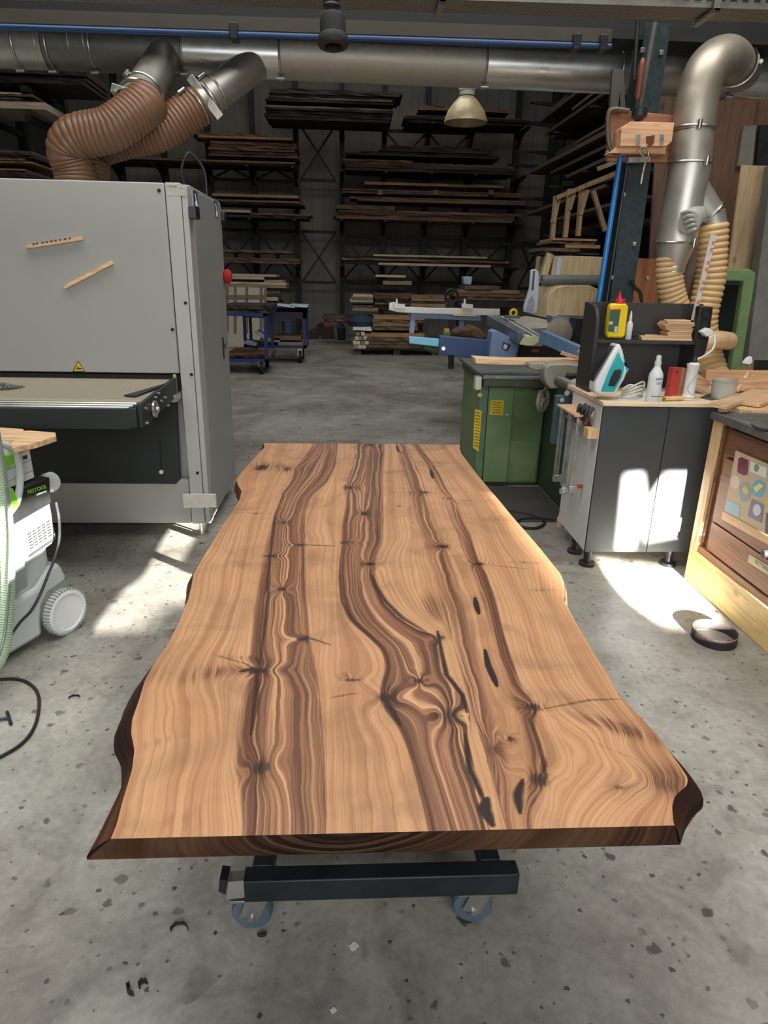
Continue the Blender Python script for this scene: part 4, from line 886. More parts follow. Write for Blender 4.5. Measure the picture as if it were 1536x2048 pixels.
for x_, y_ in ((CX0+.04, CF+.05), (CX0+.03, CF+.23), (CX1-.10, CF+.05), (CX1-.10, CB-.08)):
    MB().lathe([(.043, 0), (.045, .006), (.045, .018), (.036, .022), (.022, .024), (.020, .06), (.024, .07), (.024, .105)], (x_, y_, 0), n=24).build('screw_foot', black, cab)
for px, py in ((1408, 956), (1396, 1029)):
    q = MB().torus(onY(px, py, CF-.004), (0, 1, 0), .012, .003, 20, 6).build('door_ring', black, cab)
shm = plain('black_laminate', (52, 49, 47), .55, 0, .08, 3)
sh = thing('shelf_unit', 'black shelf unit with rounded corner standing on the cabinet worktop', 'shelf', (1.65, 3.9, .951))
SBY = 3.9
bk = [onY(a, b, SBY) for a, b in ((1180, 770), (1192, 606), (1425, 608), (1396, 775))]
zt_ = onY(1300, 606, SBY).z; xl_ = CX0+.015; xr_ = onY(1418, 608, SBY).x
MB().box(xl_, xr_-.03, SBY, SBY+.019, .951, zt_).build('back_panel', shm, sh, bev=.002)
sp = [(xl_, SBY, .951), (xl_, SBY-.20, .951), (xl_, SBY-.20, 1.30)] + [(xl_, SBY-.20+.09*(1-math.cos(a*math.pi/16)), 1.30+.1*math.sin(a*math.pi/16)+.02*a/8) for a in range(1, 9)] + [(xl_, SBY, zt_)]
MB().prism(sp, (.019, 0, 0)).build('side_panel', shm, sh, bev=.001)
zs = onY(1300, 688, SBY-.17).z
MB().box(xl_+.019, onY(1408, 688, SBY-.17).x, SBY-.17, SBY, zs, zs+.019).build('shelf_board', shm, sh, bev=.001)
xr2 = onY(1398, 690, SBY-.17).x
MB().prism([(xr2-.02, SBY-.0, .951), (xr2-.02, SBY-.10, .951), (xr2-.02, SBY-.17, zs), (xr2-.02, SBY, zs)], (.019, 0, 0)).build('side_panel', shm, sh)
ZS = zs+.019; YS = SBY-.1
# power strip
ps = thing('power_strip', 'black power strip with three sockets mounted upright at the right end of the shelf', 'power strip', onY(1412, 700, 3.7))
psb = MB().prism([onY(a, b, 3.72) for a, b in ((1400, 612), (1427, 614), (1418, 680), (1409, 715), (1388, 712), (1394, 650))], (0, .045, 0)).build('strip_body', black, ps, bev=.006)
for px, py in ((1413, 628), (1410, 648), (1408, 670)):
    p = onY(px, py, 3.718); MB().lathe([(.022, .0), (.024, -.006), (.026, -.006), (.026, .0)], p, (0, 1, 0), 20, False).cyl(p+V((0, .002, 0)), p+V((0, -.001, 0)), .0225, 20).build('socket', plain('socket_black', (14, 14, 14), .5), ps)
pg = MB().prism([onY(a, b, 3.66) for a, b in ((1404, 664), (1418, 656), (1428, 662), (1425, 670), (1414, 674))], (0, .05, 0)).build('plug', white, None, bev=.004); tag(pg, 'white plug pushed into the lowest socket of the power strip', 'plug')
pw = MB().tube(spline([onY(1424, 668, 3.68), onY(1430, 680, 3.66), onY(1424, 700, 3.62), onY(1400, 716, 3.6), onY(1384, 722, 3.58)], 8), .0045, 8).build('white_cable', white); tag(pw, 'white cable running from the plug down to the white glue gun', 'cable')
# items on the shelf
def itembase(px, py, z, y=None): p = onY(px, py, y) if y else onZ(px, py, z); p.z = z; return p
P = itembase(1232, 676, ZS, YS-.03); gx = P.x
gb = thing('glue_bottle', 'yellow glue bottle with red nozzle cap on the black shelf', 'bottle', P)
ybody = MB().prism([onY(a, b, YS-.06) for a, b in ((1214, 672), (1215, 665), (1221, 612), (1226, 607), (1252, 607), (1258, 613), (1251, 670), (1247, 676), (1217, 675))], (0, .055, 0)).build('bottle_body', yellowp, gb, bev=.012)
lab = MB().prism([onY(a, b, YS-.0612) for a, b in ((1216, 663), (1220, 620), (1241, 620), (1235, 665))], (0, -.0008, 0)).build('green_label', plain('label_green', (52, 92, 72), .5), ybody)
MB().prism([onY(a, b, YS-.0622) for a, b in ((1220, 621.5), (1220, 618.5), (1242, 618.5), (1241.6, 621.5))], (0, -.0006, 0)).build('label_red_bar', redm, lab)
MB().prism([onY(a, b, YS-.0626) for a, b in ((1218, 649), (1219, 643), (1226, 643), (1225, 649))], (0, -.0006, 0)).prism([onY(a, b, YS-.0626) for a, b in ((1228, 664), (1229.5, 653), (1235.5, 652.5), (1234, 664))], (0, -.0006, 0)).build('label_field', plain('label_pale', (208, 204, 196), .5), lab)
pc_ = onY(1240, 606, YS-.03)
MB().lathe([(.027, 0), (.027, .02), (.024, .022)], pc_, n=24).lathe([(.012, .02), (.012, .03), (.004, .055), (.003, .06)], pc_+V((-.006, 0, 0)), n=16).build('nozzle_cap', plain('cap_red', (206, 44, 56), .35), gb)
P = onY(1256, 674, YS-.01)
sb_ = thing('small_white_bottle', 'slim white bottle with pointed tip behind the yellow glue bottle', 'bottle', V((P.x, P.y, ZS)))
MB().lathe([(.016, 0), (.018, .004), (.018, .08), (.012, .095), (.008, .1), (.008, .12), (.003, .15), (0.001, .155)], V((P.x, P.y, ZS)), n=20).build('bottle_body', white, sb_)
st = MB().prism([onY(a, b, YS-.02) for a, b in ((1262, 672), (1268, 667), (1290, 669), (1292, 674))], (0, .04, 0)).build('black_holder', black, bev=.003); tag(st, 'flat black gadget lying between the small bottle and the wood offcuts', 'gadget')
rr = random.Random(5); z = ZS
tb = [(1285, 1386, 1), (1283, 1385, 1)] + [(1336+rr.randint(-3, 3), 1384, 0) for _ in range(3)] + [(1332, 1386, 0), (1329, 1383, 0), (1326, 1387, 0), (1330, 1384, 0)]
hts = [.012, .012] + [.011]*7
for i, ((a, b, big), h_) in enumerate(zip(tb, hts)):
    p0 = onY(a, 660, YS-.04); p1 = onY(b, 660, YS-.04)
    o_ = MB().box(p0.x, p1.x, YS-.05+rr.uniform(-.01, .01), YS+.05, z, z+h_-.0006).build('wood_offcut', beech if i % 2 else oak, bev=.001)
    tag(o_, ('long thin beech offcut, %s from the bottom of the pile on the black shelf' if big else 'short flat wood offcut, %s from the bottom of the pile on the black shelf') % ORD[i], 'wood offcut', 'wood offcuts piled on the shelf'); z += h_
o_ = MB().prism([(p0.x-.01, YS-.06, z), (p1.x-.02, YS-.05, z+.002), (p1.x-.02, YS+.03, z+.002), (p0.x+.02, YS+.04, z)], (0, 0, .008)).build('wood_offcut', oak, bev=.001); tag(o_, 'topmost wood offcut lying askew on the pile on the black shelf', 'wood offcut', 'wood offcuts piled on the shelf')
# things on the worktop
WT = .951
ir = thing('clothes_iron', 'white and turquoise clothes iron standing on its heel on the worktop', 'iron', itembase(1215, 790, WT, 3.47))
IY = 3.45
MB().pixY([(1189, 786), (1191, 766), (1235, 690), (1241, 687), (1247, 703), (1256, 742), (1249, 760), (1232, 788), (1200, 791)], IY, .10).build('iron_body', white, ir, bev=.014)
MB().prism([onY(a, b, IY-.012) for a, b in ((1203, 783), (1219, 742), (1238, 704), (1243, 718), (1250, 728), (1246, 752), (1229, 784))], (0, .02, 0)).build('turquoise_shell', plain('turquoise', (36, 168, 172), .35, 0, .04), ir, bev=.004)
MB().prism([onY(a, b, IY-.017) for a, b in ((1217, 772), (1221, 758), (1230, 740), (1240, 738), (1244, 742), (1240, 756), (1230, 773))], (0, .01, 0)).build('iron_grip', black, ir, bev=.003)
MB().prism([onY(a, b, IY+.03) for a, b in ((1190, 764), (1186, 762), (1188, 752), (1225, 695), (1238, 685), (1236, 692))], (0, .05, 0)).build('soleplate', plain('sole_grey', (70, 74, 76), .3, .6), ir, bev=.002)
MB().prism([onY(a, b, IY+.0) for a, b in ((1247, 712), (1251, 722), (1250, 730), (1259, 738), (1254, 746))], (0, .05, 0)).build('button', MATS['turquoise'], ir, bev=.002)
g = MB()
for k in range(4): g.tube(spline([itembase(1240+k*2, 786-k*2, WT+.006+.008*k, 3.5+.03*k)+V((0, 0, 0)), itembase(1262, 784, WT+.02+.012*k, 3.46+.03*k), itembase(1282+k, 775, WT+.03+.016*k, 3.5+.03*k), itembase(1286, 770, WT+.012*k+.005, 3.58), itembase(1262, 770, WT+.02+.012*k, 3.62), itembase(1245, 778, WT+.01*k+.006, 3.6)], 8), .0055, 8)
tag(g.build('iron_cord', plain('cord_white', (206, 202, 192), .6)), 'bundled off-white cord of the iron lying behind the spray bottle', 'cord')
def bottle(px, py, y, label):
    P = itembase(px, py, WT, y); b_ = thing('spray_bottle', label, 'bottle', P); return b_, P
b_, P = bottle(1305, 797, 3.43, 'white plastic spray bottle with black printed label at the front of the worktop')
MB().lathe([(.032, 0), (.036, .006), (.036, .13), (.034, .145), (.022, .168), (.016, .18), (.016, .19)], P, n=32).build('bottle_body', white, b_)
MB().lathe([(.017, .188), (.017, .205), (.013, .215), (.013, .232), (.010, .238), (.002, .240)], P, n=24).build('bottle_cap', plain('cap_white', (200, 202, 198), .45), b_)
bb = P+V((0, -.0368, 0))
tx = text_on('JAHN', .017, bb+V((.006, 0, .122)), (1, 0, 0), (0, 0, 1), blackmatt, 'bottle_print', b_, .0006)
MB().box(bb.x-.024, bb.x+.030, bb.y, bb.y+.004, P.z+.030, P.z+.032).box(bb.x-.008, bb.x+.02, bb.y, bb.y+.003, P.z+.103, P.z+.1045).box(bb.x-.008, bb.x+.02, bb.y, bb.y+.003, P.z+.096, P.z+.0975).build('print_lines', blackmatt, b_)
def box3(px, y, h, wd, dp, rot, mats, name, label, cat, parts):
    P = itembase(px, 800, WT, y); t_ = thing(name, label, cat, P); Mx = Matrix.Translation(P) @ Matrix.Rotation(rot, 4, 'Z')
    for nm, (a, b, c, d, e, f), m_ in parts: MB(Mx).box(a, b, c, d, e, f).build(nm, m_, t_, bev=.001)
    return t_, Mx
rb, Mx = box3(1345, 3.60, .2, .1, .03, .15, None, 'paper_box', 'flat red and brown cardboard box standing between the two white bottles', 'box',
     [('red_side', (-.042, .012, -.02, .02, 0, .158), plain('box_red', (182, 56, 50), .6)), ('kraft_side', (.012, .042, -.022, .02, 0, .155), cardb)])
text_on('ROTEX', .012, Mx @ V((.022, -.0228, .04)), Mx.to_3x3() @ V((0, 0, 1)), Mx.to_3x3() @ V((-1, 0, 0)), redm, 'box_print', rb, .0004)
MB(Mx).prism([(-.025, -.0205, .125), (-.004, -.0205, .13), (.0, -.0205, .137), (-.02, -.0205, .142)], (0, -.0006, 0)).build('box_emblem', plain('emblem_brown', (92, 66, 40), .6), rb)
P = itembase(1377, 787, WT, 3.56)
gg = thing('glue_gun_flask', 'white cylindrical spray can with black cap and hanging cord on the worktop', 'bottle', P)
MB().lathe([(.034, 0), (.034, .012), (.030, .016), (.030, .165), (.033, .172), (.033, .182), (.022, .19)], P, n=28).build('can_body', white, gg)
MB().lathe([(.014, .188), (.016, .2), (.012, .22), (.0, .224)], P, n=16).box(P.x-.03, P.x-.0, P.y-.006, P.y+.006, P.z+.186, P.z+.194).build('can_cap', black, gg)
MB().tube(spline([P+V((.03, -.02, .17)), P+V((-.0, -.035, .11)), P+V((-.026, -.03, .06)), P+V((-.01, -.034, .03)), P+V((.02, -.032, .02))], 8), .0012, 6).build('hanging_cord', plain('cord_grey', (150, 150, 148), .6), gg)
ch = thing('chisel', 'small chisel with pale wooden handle and steel blade lying on the worktop front', 'hand tool', itembase(1350, 795, WT, 3.45))
a_ = itembase(1330, 795, WT+.014, 3.44); c_ = itembase(1370, 793, WT+.014, 3.46)
MB().tube([a_+(c_-a_)*k/8 for k in range(9)], [.012, .013, .010, .013, .014, .013, .012, .011, .006], 14).build('handle', wood('chisel_wood', (212, 178, 128), (190, 150, 100), 'x', .4, .02), ch)
MB().tube([a_, a_+V((-.01, -.0, 0))], .0135, 14).build('ferrule', plain('brass', (190, 160, 100), .3, .9), ch)
MB().bar(c_, itembase(1402, 788, WT+.008, 3.5), .012, .003).build('blade', steel_new, ch)
ppr = MB().prism([onZ(a, b, WT+.0005) for a, b in ((1298, 773), (1330, 785), (1385, 789), (1398, 779), (1345, 770))], (0, 0, .0012)).build('paper_sheet', plain('bluish_paper', (186, 192, 200), .6)); tag(ppr, 'pale bluish paper sheet under the bottles on the worktop', 'paper')
ppw = MB().prism([onZ(a, b, WT+.0005) for a, b in ((1236, 800), (1330, 802), (1290, 788), (1245, 786))], (0, 0, .001)).build('paper_sheet', plain('white_paper', (226, 226, 222), .6)); tag(ppw, 'white paper slip at the front edge of the worktop below the spray bottle', 'paper')

MB().box(CX0-.10, CX0, CF+.135, CF+.47, .842, .852).build('clamp_rail', pine, cab)
# things on the white cabinet side: wooden rest with clamps and pliers
hb = MB().box(CX0-.055, CX0, CF+.03, CF+.10, .745, .80).build('wooden_rest', pine, bev=.002); tag(hb, 'light wooden peg block screwed to the white cabinet side', 'holder')
silver = plain('silver_rail', (186, 188, 188), .25, .9)
cols = [('red', redm), ('yellow', yellowm), ('red', redm), ('yellow', yellowm), ('red', redm)]
for k in range(5):
    y_ = CF+.15+.075*k; x_ = CX0-.07-.016*(k % 2)
    lbs = ['nearest bar clamp with red jaw end', 'second nearest bar clamp with yellow jaw end', 'middle bar clamp with red jaw end', 'fourth bar clamp with yellow jaw end', 'farthest bar clamp with red jaw end']
    c_ = thing('bar_clamp', lbs[k] + ' hanging on the white side of the cabinet', 'clamp', (x_, y_, .38), 'silver bar clamps hanging on the cabinet side')
    MB().box(x_-.011, x_+.011, y_-.004, y_+.004, .40, .84).build('rail', silver, c_, bev=.001)
    MB().prism([(x_-.012, y_-.009, .83), (x_+.055, y_-.009, .81), (x_+.068, y_-.009, .785), (x_+.05, y_-.009, .78), (x_-.012, y_-.009, .80)], (0, .018, 0)).build('upper_jaw', silver, c_, bev=.002)
    z0 = .42-.03*(k % 3)
    MB().prism([(x_-.012, y_-.009, z0+.02), (x_-.012, y_-.009, z0-.01), (x_+.035, y_-.009, z0-.012), (x_+.06, y_-.009, z0+.015), (x_+.05, y_-.009, z0+.03)], (0, .018, 0)).build('lower_jaw', silver, c_, bev=.002)
    MB().box(x_+.035, x_+.065, y_-.011, y_+.011, z0+.012, z0+.032).build('jaw_pad', cols[k][1], c_, bev=.003)
for k in range(3):
    y_ = CF+.10+.06*k; x_ = CX0-.035
    c_ = thing('spring_clamp', ['nearest', 'middle', 'farthest'][k] + ' black spring clamp with red tip hanging on the white cabinet side', 'clamp', (x_, y_, .75), 'black spring clamps on the cabinet side')
    MB().tube(spline([(x_-.01, y_-.0, .90), (x_-.02, y_, .87), (x_-.015, y_, .83), (x_+.01, y_, .80)], 6), .010, 8).tube(spline([(x_+.022, y_, .90), (x_+.0, y_, .87), (x_-.005, y_, .83), (x_+.02, y_, .79)], 6), .010, 8).build('clamp_arms', black, c_)
    MB().box(x_-.02, x_-.004, y_-.009, y_+.009, .81, .845).build('clamp_tip', redm, c_, bev=.002)

# ------------------------------------------------------------------ workbench on the right
BX, BY1, BH = 1.875, 3.27, .93
wb = thing('workbench', 'old wooden workbench with brown drawers, sticker board and pale plinth at the right edge', 'workbench', (2.3, 2.3, 0))
bw = wood('bench_brown', (142, 98, 66), (104, 66, 42), 'y', .5, .08)
bw2 = wood('bench_drawer', (112, 74, 52), (80, 50, 36), 'y', .5, .08)
pl = wood('bench_plinth', (216, 184, 122), (190, 150, 92), 'y', .5, .02)
MB().box(BX+.02, 2.75, 1.2, BY1-.005, .0, BH-.03).build('bench_body', bw, wb)
MB().box(BX-.012, BX+.06, 1.2, BY1-.004, .0, .19).build('plinth', pl, wb, bev=.004, label='pale yellowish plinth beam')
MB().box(BX-.004, BX+.03, 1.2, BY1-.02, .19, .225).build('plinth_rail', bw, wb, bev=.002)
MB().box(BX-.01, BX+.06, BY1-.075, BY1, .19, BH-.04).build('end_stile', wood('stile_wood', (206, 172, 128), (176, 138, 96), 'z', .5, .02), wb, bev=.003)
MB().box(BX+.004, BX+.03, BY1-.10, BY1-.075, .25, BH-.06).build('stile_strip', bw2, wb, bev=.001)
MB().box(BX-.03, 2.8, 1.2, BY1-.0, BH-.035, BH).build('bench_top', plain('grey_bench_top', (92, 90, 86), .6, 0, .2, 20), wb, bev=.002)
def face(px, x=BX): return onX(px[0], px[1], x)
dr1 = MB().box(BX+.0, BX+.03, 2.30, 3.125, .745, .875).build('drawer', bw2, wb, bev=.003)
zc = [face(p, BX-.001) for p in ((1468, 836), (1500, 846), (1498, 860), (1467, 849))]
MB().prism(zc, (-.002, 0, 0)).build('drawer_tag', plain('tag_grey', (176, 170, 156), .5), dr1)
MB().tube(spline([face((1504, 851), BX-.003), face((1512, 856), BX-.03), face((1528, 860), BX-.03), face((1540, 860), BX-.003)], 6), .006, 8).build('drawer_handle', darksteel, dr1)
dr2 = MB().box(BX-.001, BX+.03, 2.0, 3.125, .395, .73).build('cupboard_door', bw, wb, bev=.003)
brd = MB().prism([face(p, BX-.002) for p in ((1473, 901), (1560, 938), (1560, 1098), (1447, 1036))], (-.004, 0, 0)).build('sticker_board', plain('beige_board', (190, 168, 138), .6, 0, .04), dr2)
MB().prism([face(p, BX-.0025) for p in ((1448, 1022), (1560, 1084), (1560, 1101), (1445, 1038))], (-.007, 0, 0)).build('board_ledge', wood('ledge_wood', (196, 156, 116), (170, 128, 90), 'y'), dr2)
def sticker(pts, col, nm='sticker', lbl=None, x=BX-.0065): return MB().prism([face(p, x) for p in pts], (-.0008, 0, 0)).build(nm, plain('st_%d_%d_%d' % col, col, .5, 0, .03), brd, label=lbl)
def blob(cx, cy, rx, ry, n=18, rag=0, ph=0): return [(cx+rx*math.cos(2*math.pi*k/n)*(1+rag*math.sin(5*k+ph)), cy+ry*math.sin(2*math.pi*k/n)*(1+rag*math.sin(7*k+ph))) for k in range(n)]
sticker([(1477, 917), (1483, 914), (1489, 917), (1497, 921), (1495, 949), (1488, 951), (1475, 944)], (112, 22, 50), lbl='dark magenta sticker')
sticker([(1502, 922), (1534, 936), (1532, 957), (1499, 942)], (214, 212, 200), lbl='white sticker with green marking')
sticker(blob(1513, 935, 6, 7, 12, .3), (110, 150, 110), x=BX-.0076)
sticker(blob(1471, 964, 9, 14), (216, 186, 172), lbl='round pale pink sticker')
sticker(blob(1490, 984, 12, 20), (138, 148, 150), lbl='grey oval sticker with yellow mark'); sticker([(1484, 978), (1491, 971), (1496, 980), (1498, 986), (1490, 990)], (208, 182, 78), x=BX-.0076)
sticker(blob(1517, 977, 13, 18, 20, .08), (88, 160, 192), lbl='round blue sticker'); sticker([(1507, 975), (1520, 966), (1528, 972), (1512, 986)], (214, 200, 110), x=BX-.0076)
sticker([(1455, 1000), (1481, 1011), (1478, 1035), (1450, 1022)], (146, 172, 184), lbl='square light blue sticker')
sticker([(1504, 998), (1528, 1009), (1523, 1046), (1495, 1032)], (120, 110, 124), lbl='dark grey square sticker'); sticker(blob(1514, 1020, 8, 12), (200, 196, 204), x=BX-.0076)
sticker([(1533, 995), (1560, 1002), (1560, 1014), (1531, 1008)], (204, 194, 60)); sticker([(1533, 1025), (1560, 1034), (1560, 1078), (1530, 1066)], (66, 70, 80))
dr3 = MB().box(BX+.0, BX+.03, 2.0, 3.125, .235, .385).build('drawer', bw, wb, bev=.003)
kt = MB().prism([face(p, BX-.001) for p in ((1499, 1109), (1550, 1139), (1550, 1158), (1496, 1124))], (-.002, 0, 0)).build('drawer_tag', plain('tag_cream', (206, 194, 150), .5), dr3)
kv = (face((1540, 1142), BX)-face((1500, 1118), BX)).normalized()
text_on('KETTEN', .028, face((1523, 1131), BX-.0035), (0, -1, 0), (0, 0, 1), plain('tag_print', (120, 120, 96), .6), 'tag_writing', kt, .0004)
MB().lathe([(.02, 0), (.022, .01), (.016, .02)], face((1534, 1108), BX), (-1, 0, 0), 20).build('drawer_knob', black, dr3)
# planks from bench to worktop and things on it
def plank(pts, z, th_, nm, mat, label, cat='board', b=.0015): return tag(MB().prism([onZ(a, b_, z) for a, b_ in pts], (0, 0, -th_)).build(nm, mat, bev=b), label, cat)
plank([(1418, 806), (1455, 812), (1540, 782), (1505, 778)], .975, .018, 'wooden_board', oak, 'light wooden board lying across the bench corner, left one')
plank([(1484, 803), (1520, 808), (1560, 794), (1560, 782), (1515, 785)], .972, .018, 'wooden_board', beech, 'second light wooden board on the bench, right of the first')
plank([(1398, 795), (1425, 800), (1450, 789), (1420, 786)], .955, .004, 'sanding_pad', plain('dark_abrasive', (74, 70, 66), .8), 'dark sandpaper sheet between worktop and bench', 'sandpaper')
P = itembase(1446, 785, BH+.0, 3.55)
tb_ = thing('plastic_tub', 'small translucent plastic tub standing on the bench beside the sanding disc', 'tub', V((P.x, P.y, .95)))
MB().lathe([(.052, 0), (.058, .002), (.066, .098), (.071, .1), (.071, .104), (.063, .104), (.055, .006), (0, .006)], V((P.x, P.y, .95)), n=32, caps=False).build('tub_shell', plain('translucent_plastic', (206, 204, 192), .35, 0, .03, trans=.35), tb_)
sheet = MB().box(1.98, 2.9, 3.245, 4.3, .925, .949).build('side_table_top', oaky, None, bev=.002)
tag(sheet, 'pale wooden table top behind the workbench carrying tub and sanding disc', 'table')
P = onZ(1494, 778, .96)
sdk = MB(Matrix.Translation(P+V((.02, .05, .006))) @ Matrix.Rotation(R(16), 4, 'X')).lathe([(.0, 0), (.075, 0), (.078, .004), (.075, .016), (0, .016)], n=36)
sdo = sdk.build('sanding_disc', plain('disc_white', (222, 216, 208), .7)); tag(sdo, 'white perforated sanding disc lying on the bench at the right edge', 'sanding disc')
g = MB(Matrix.Translation(P+V((.02, .05, .006))) @ Matrix.Rotation(R(16), 4, 'X'))
for r_, n_ in ((.025, 6), (.05, 10), (.066, 14)):
    for k in range(n_): g.cyl((r_*math.cos(k*6.283/n_), r_*math.sin(k*6.283/n_), .015), (r_*math.cos(k*6.283/n_), r_*math.sin(k*6.283/n_), .0168), .003, 8)
g2 = g.build('disc_holes', plain('hole_brown', (110, 90, 80), .8)); g2.parent = sdo; g2.location = g2.location - sdo.location; g2.matrix_parent_inverse = Matrix.Identity(4)
bxx = thing('wooden_drawer_box', 'open wooden box with dovetailed side at the right edge behind the sanding disc', 'box', onZ(1505, 765, .95))
bq = onY(1472, 778, 3.75); 
MB().box(bq.x, bq.x+.5, 3.75, 3.765, .95, 1.035).box(bq.x, bq.x+.5, 4.1, 4.115, .95, 1.035).box(bq.x, bq.x+.5, 3.75, 4.1, .95, .96).build('box_walls', beech, bxx, bev=.001)
MB().bar((bq.x-.0, 3.74, .96), (bq.x+.09, 3.8, 1.06), .02, .02).build('slanting_stick', beech, bxx)
sc_ = MB().prism([onY(a, b, 3.78) for a, b in ((1488, 727), (1497, 716), (1504, 713), (1506, 724), (1500, 729))], (0, .03, 0)).build('crumpled_cloth', white, bev=.003); tag(sc_, 'small white crumpled cloth on the edge of the open wooden box', 'cloth')
w3 = MB().prism([onY(a, b, 3.68) for a, b in ((1392, 770), (1396, 748), (1421, 764), (1418, 775))], (0, .1, 0)).build('wood_wedge', beech, bev=.001); tag(w3, 'orange wooden wedge block lying right of the white spray can', 'wood offcut')

# ------------------------------------------------------------------ partition, leaning sheets and green frame at the right
wbr = wood('brown_partition', (92, 66, 48), (66, 46, 34), 'z', .6, .03)
PT = 6.4
MB_ = MB().pixY([(1320, 150), (1620, 150), (1620, 720), (1290, 690)], PT, .03); o_ = MB_.build('brown_panel_wall', wbr); tag(o_, 'dark brown chipboard partition behind the right down pipe', 'partition', kind='structure')
o_ = MB().pixY([(1488, 252), (1513, 250), (1505, 330), (1475, 332)], PT-.05, .03).build('wall_opening_panel', plain('pale_panel', (108, 106, 96), .6)); tag(o_, 'small pale panel in the dark brown partition at the upper right', 'panel')
o_ = MB().pixY([(1520, 250), (1610, 250), (1610, 420), (1505, 420)], PT-.06, .03).build('dark_panel', black); tag(o_, 'black upright panel at the right edge beside the pale one', 'panel')
o_ = MB().pixY([(1484, 330), (1570, 333), (1500, 780), (1425, 775)], 5.6, .02).build('plywood_sheet', ply, bev=.001); tag(o_, 'tall light plywood sheet leaning at the right edge', 'plywood sheet')
o_ = MB().pixY([(1440, 545), (1486, 548), (1440, 955), (1395, 955)], 5.3, .02).build('plywood_sheet', oak, bev=.001); tag(o_, 'lower pale plywood sheet seen through the green frame', 'plywood sheet')
o_ = MB().pixY([(1544, 330), (1640, 330), (1590, 720), (1495, 720)], 5.35, .1).build('grey_post', plain('post_grey', (128, 126, 118), .6)); tag(o_, 'pale grey post at the right picture edge', 'post')
gf = thing('green_machine', 'bright green machine frame with dark inner edge at the right edge', 'machine', onY(1480, 770, 4.9))
MB().pixY([(1440, 543), (1446, 539), (1500, 538), (1512, 546), (1512, 556), (1478, 770), (1456, 770), (1488, 562), (1442, 562)], 4.9, .25).build('frame_front', plain('bright_green', (112, 138, 90), .45), gf, bev=.01)
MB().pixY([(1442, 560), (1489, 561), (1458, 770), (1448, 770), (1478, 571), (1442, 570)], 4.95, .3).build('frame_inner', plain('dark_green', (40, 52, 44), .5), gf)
o_ = MB().pixY([(1264, 516), (1320, 518), (1316, 612), (1262, 612)], 5.2, .5).build('brown_wood_block', wood('red_brown', (158, 102, 66), (124, 76, 48), 'z', .5), bev=.004); tag(o_, 'reddish brown wooden box between the column and the right hose', 'box')
o_ = MB().tube(spline([onY(1263, 560, 4.45), onY(1270, 575, 4.45), onY(1280, 585, 4.45), onY(1284, 610, 4.45), onY(1284, 640, 4.45)], 8), .012, 8).build('black_cable', black); tag(o_, 'thick black cable bending down beside the column', 'cable')
for a, lb in ((1330, 'left'), (1362, 'right')):
    o_ = MB().bar(onY(a+40, 470, 5.8), onY(a-10, 640, 5.8), .05, .05, (0, 1, 0)).build('slanting_post', plain('taupe_post', (124, 110, 98), .6)); tag(o_, 'slanting taupe bar behind the right hoses, %s one' % lb, 'bar')
# ------------------------------------------------------------------ back racks and timber
RY = 18.25
def LZ(L): return onY(L[0], L[1], 17.3).z - .012
def rack(name, label, posts, levels, bays, xs_arm=None):
    pz = [onY(p, 600, RY).x for p in posts]; t_ = thing(name, label, 'rack', (sum(pz)/len(pz), RY, 0))
    for x in pz: MB().box(x-.06, x+.06, RY, RY+.16, 0, 6.1).build('post', rackm, t_)
    for L in levels:
        z = LZ(L)
        for x in pz:
            MB().prism([(x-.035, RY, z-.12), (x-.035, RY-1.15, z-.04), (x-.035, RY-1.15, z), (x-.035, RY, z)], (.07, 0, 0)).bar((x, RY, z-.28), (x, RY-.5, z-.08), .05, .05).build('arm', rackm, t_)
            MB().box(x-.07, x+.07, RY-.03, RY, z-.26, z-.13).build('red_bracket', plain('dull_red', (92, 32, 30), .6), t_)
    for (i, zt, zb) in bays:
        a, b = (pz[i], pz[i+1]) if isinstance(i, int) else (onY(i[0], 600, RY).x, onY(i[1], 600, RY).x)
        z1, z0 = onY(700, zt, RY).z, onY(700, zb, RY).z
        MB().bar((a, RY+.05, z1), (b, RY+.05, z1), .05, .07).bar((a, RY+.05, z0), (b, RY+.05, z0), .05, .07).bar((a, RY+.05, z1), (b, RY+.05, z0), .03, .045).bar((a, RY+.08, z0), (b, RY+.08, z1), .03, .045).build('cross_brace', rackm, t_)
    return t_
rack('cantilever_rack', 'dark cantilever timber rack on the right half of the back wall', [684, 763, 843, 922, 1010], [(690, 527), (672, 437), (690, 340), (812, 244)], [(0, 470, 562), (1, 470, 562), (2, 470, 562), (3, 470, 562), ((1035, 1072), 478, 570), (1, 258, 350), (2, 258, 350)])
rack('cantilever_rack', 'dark cantilever timber rack on the left half of the back wall', [268, 350, 434, 517, 598], [(446, 525), (440, 434), (216, 322)], [(3, 465, 566), (2, 465, 566), (3, 320, 366), (2, 320, 366), ((605, 672), 465, 566), ((605, 672), 250, 362)])
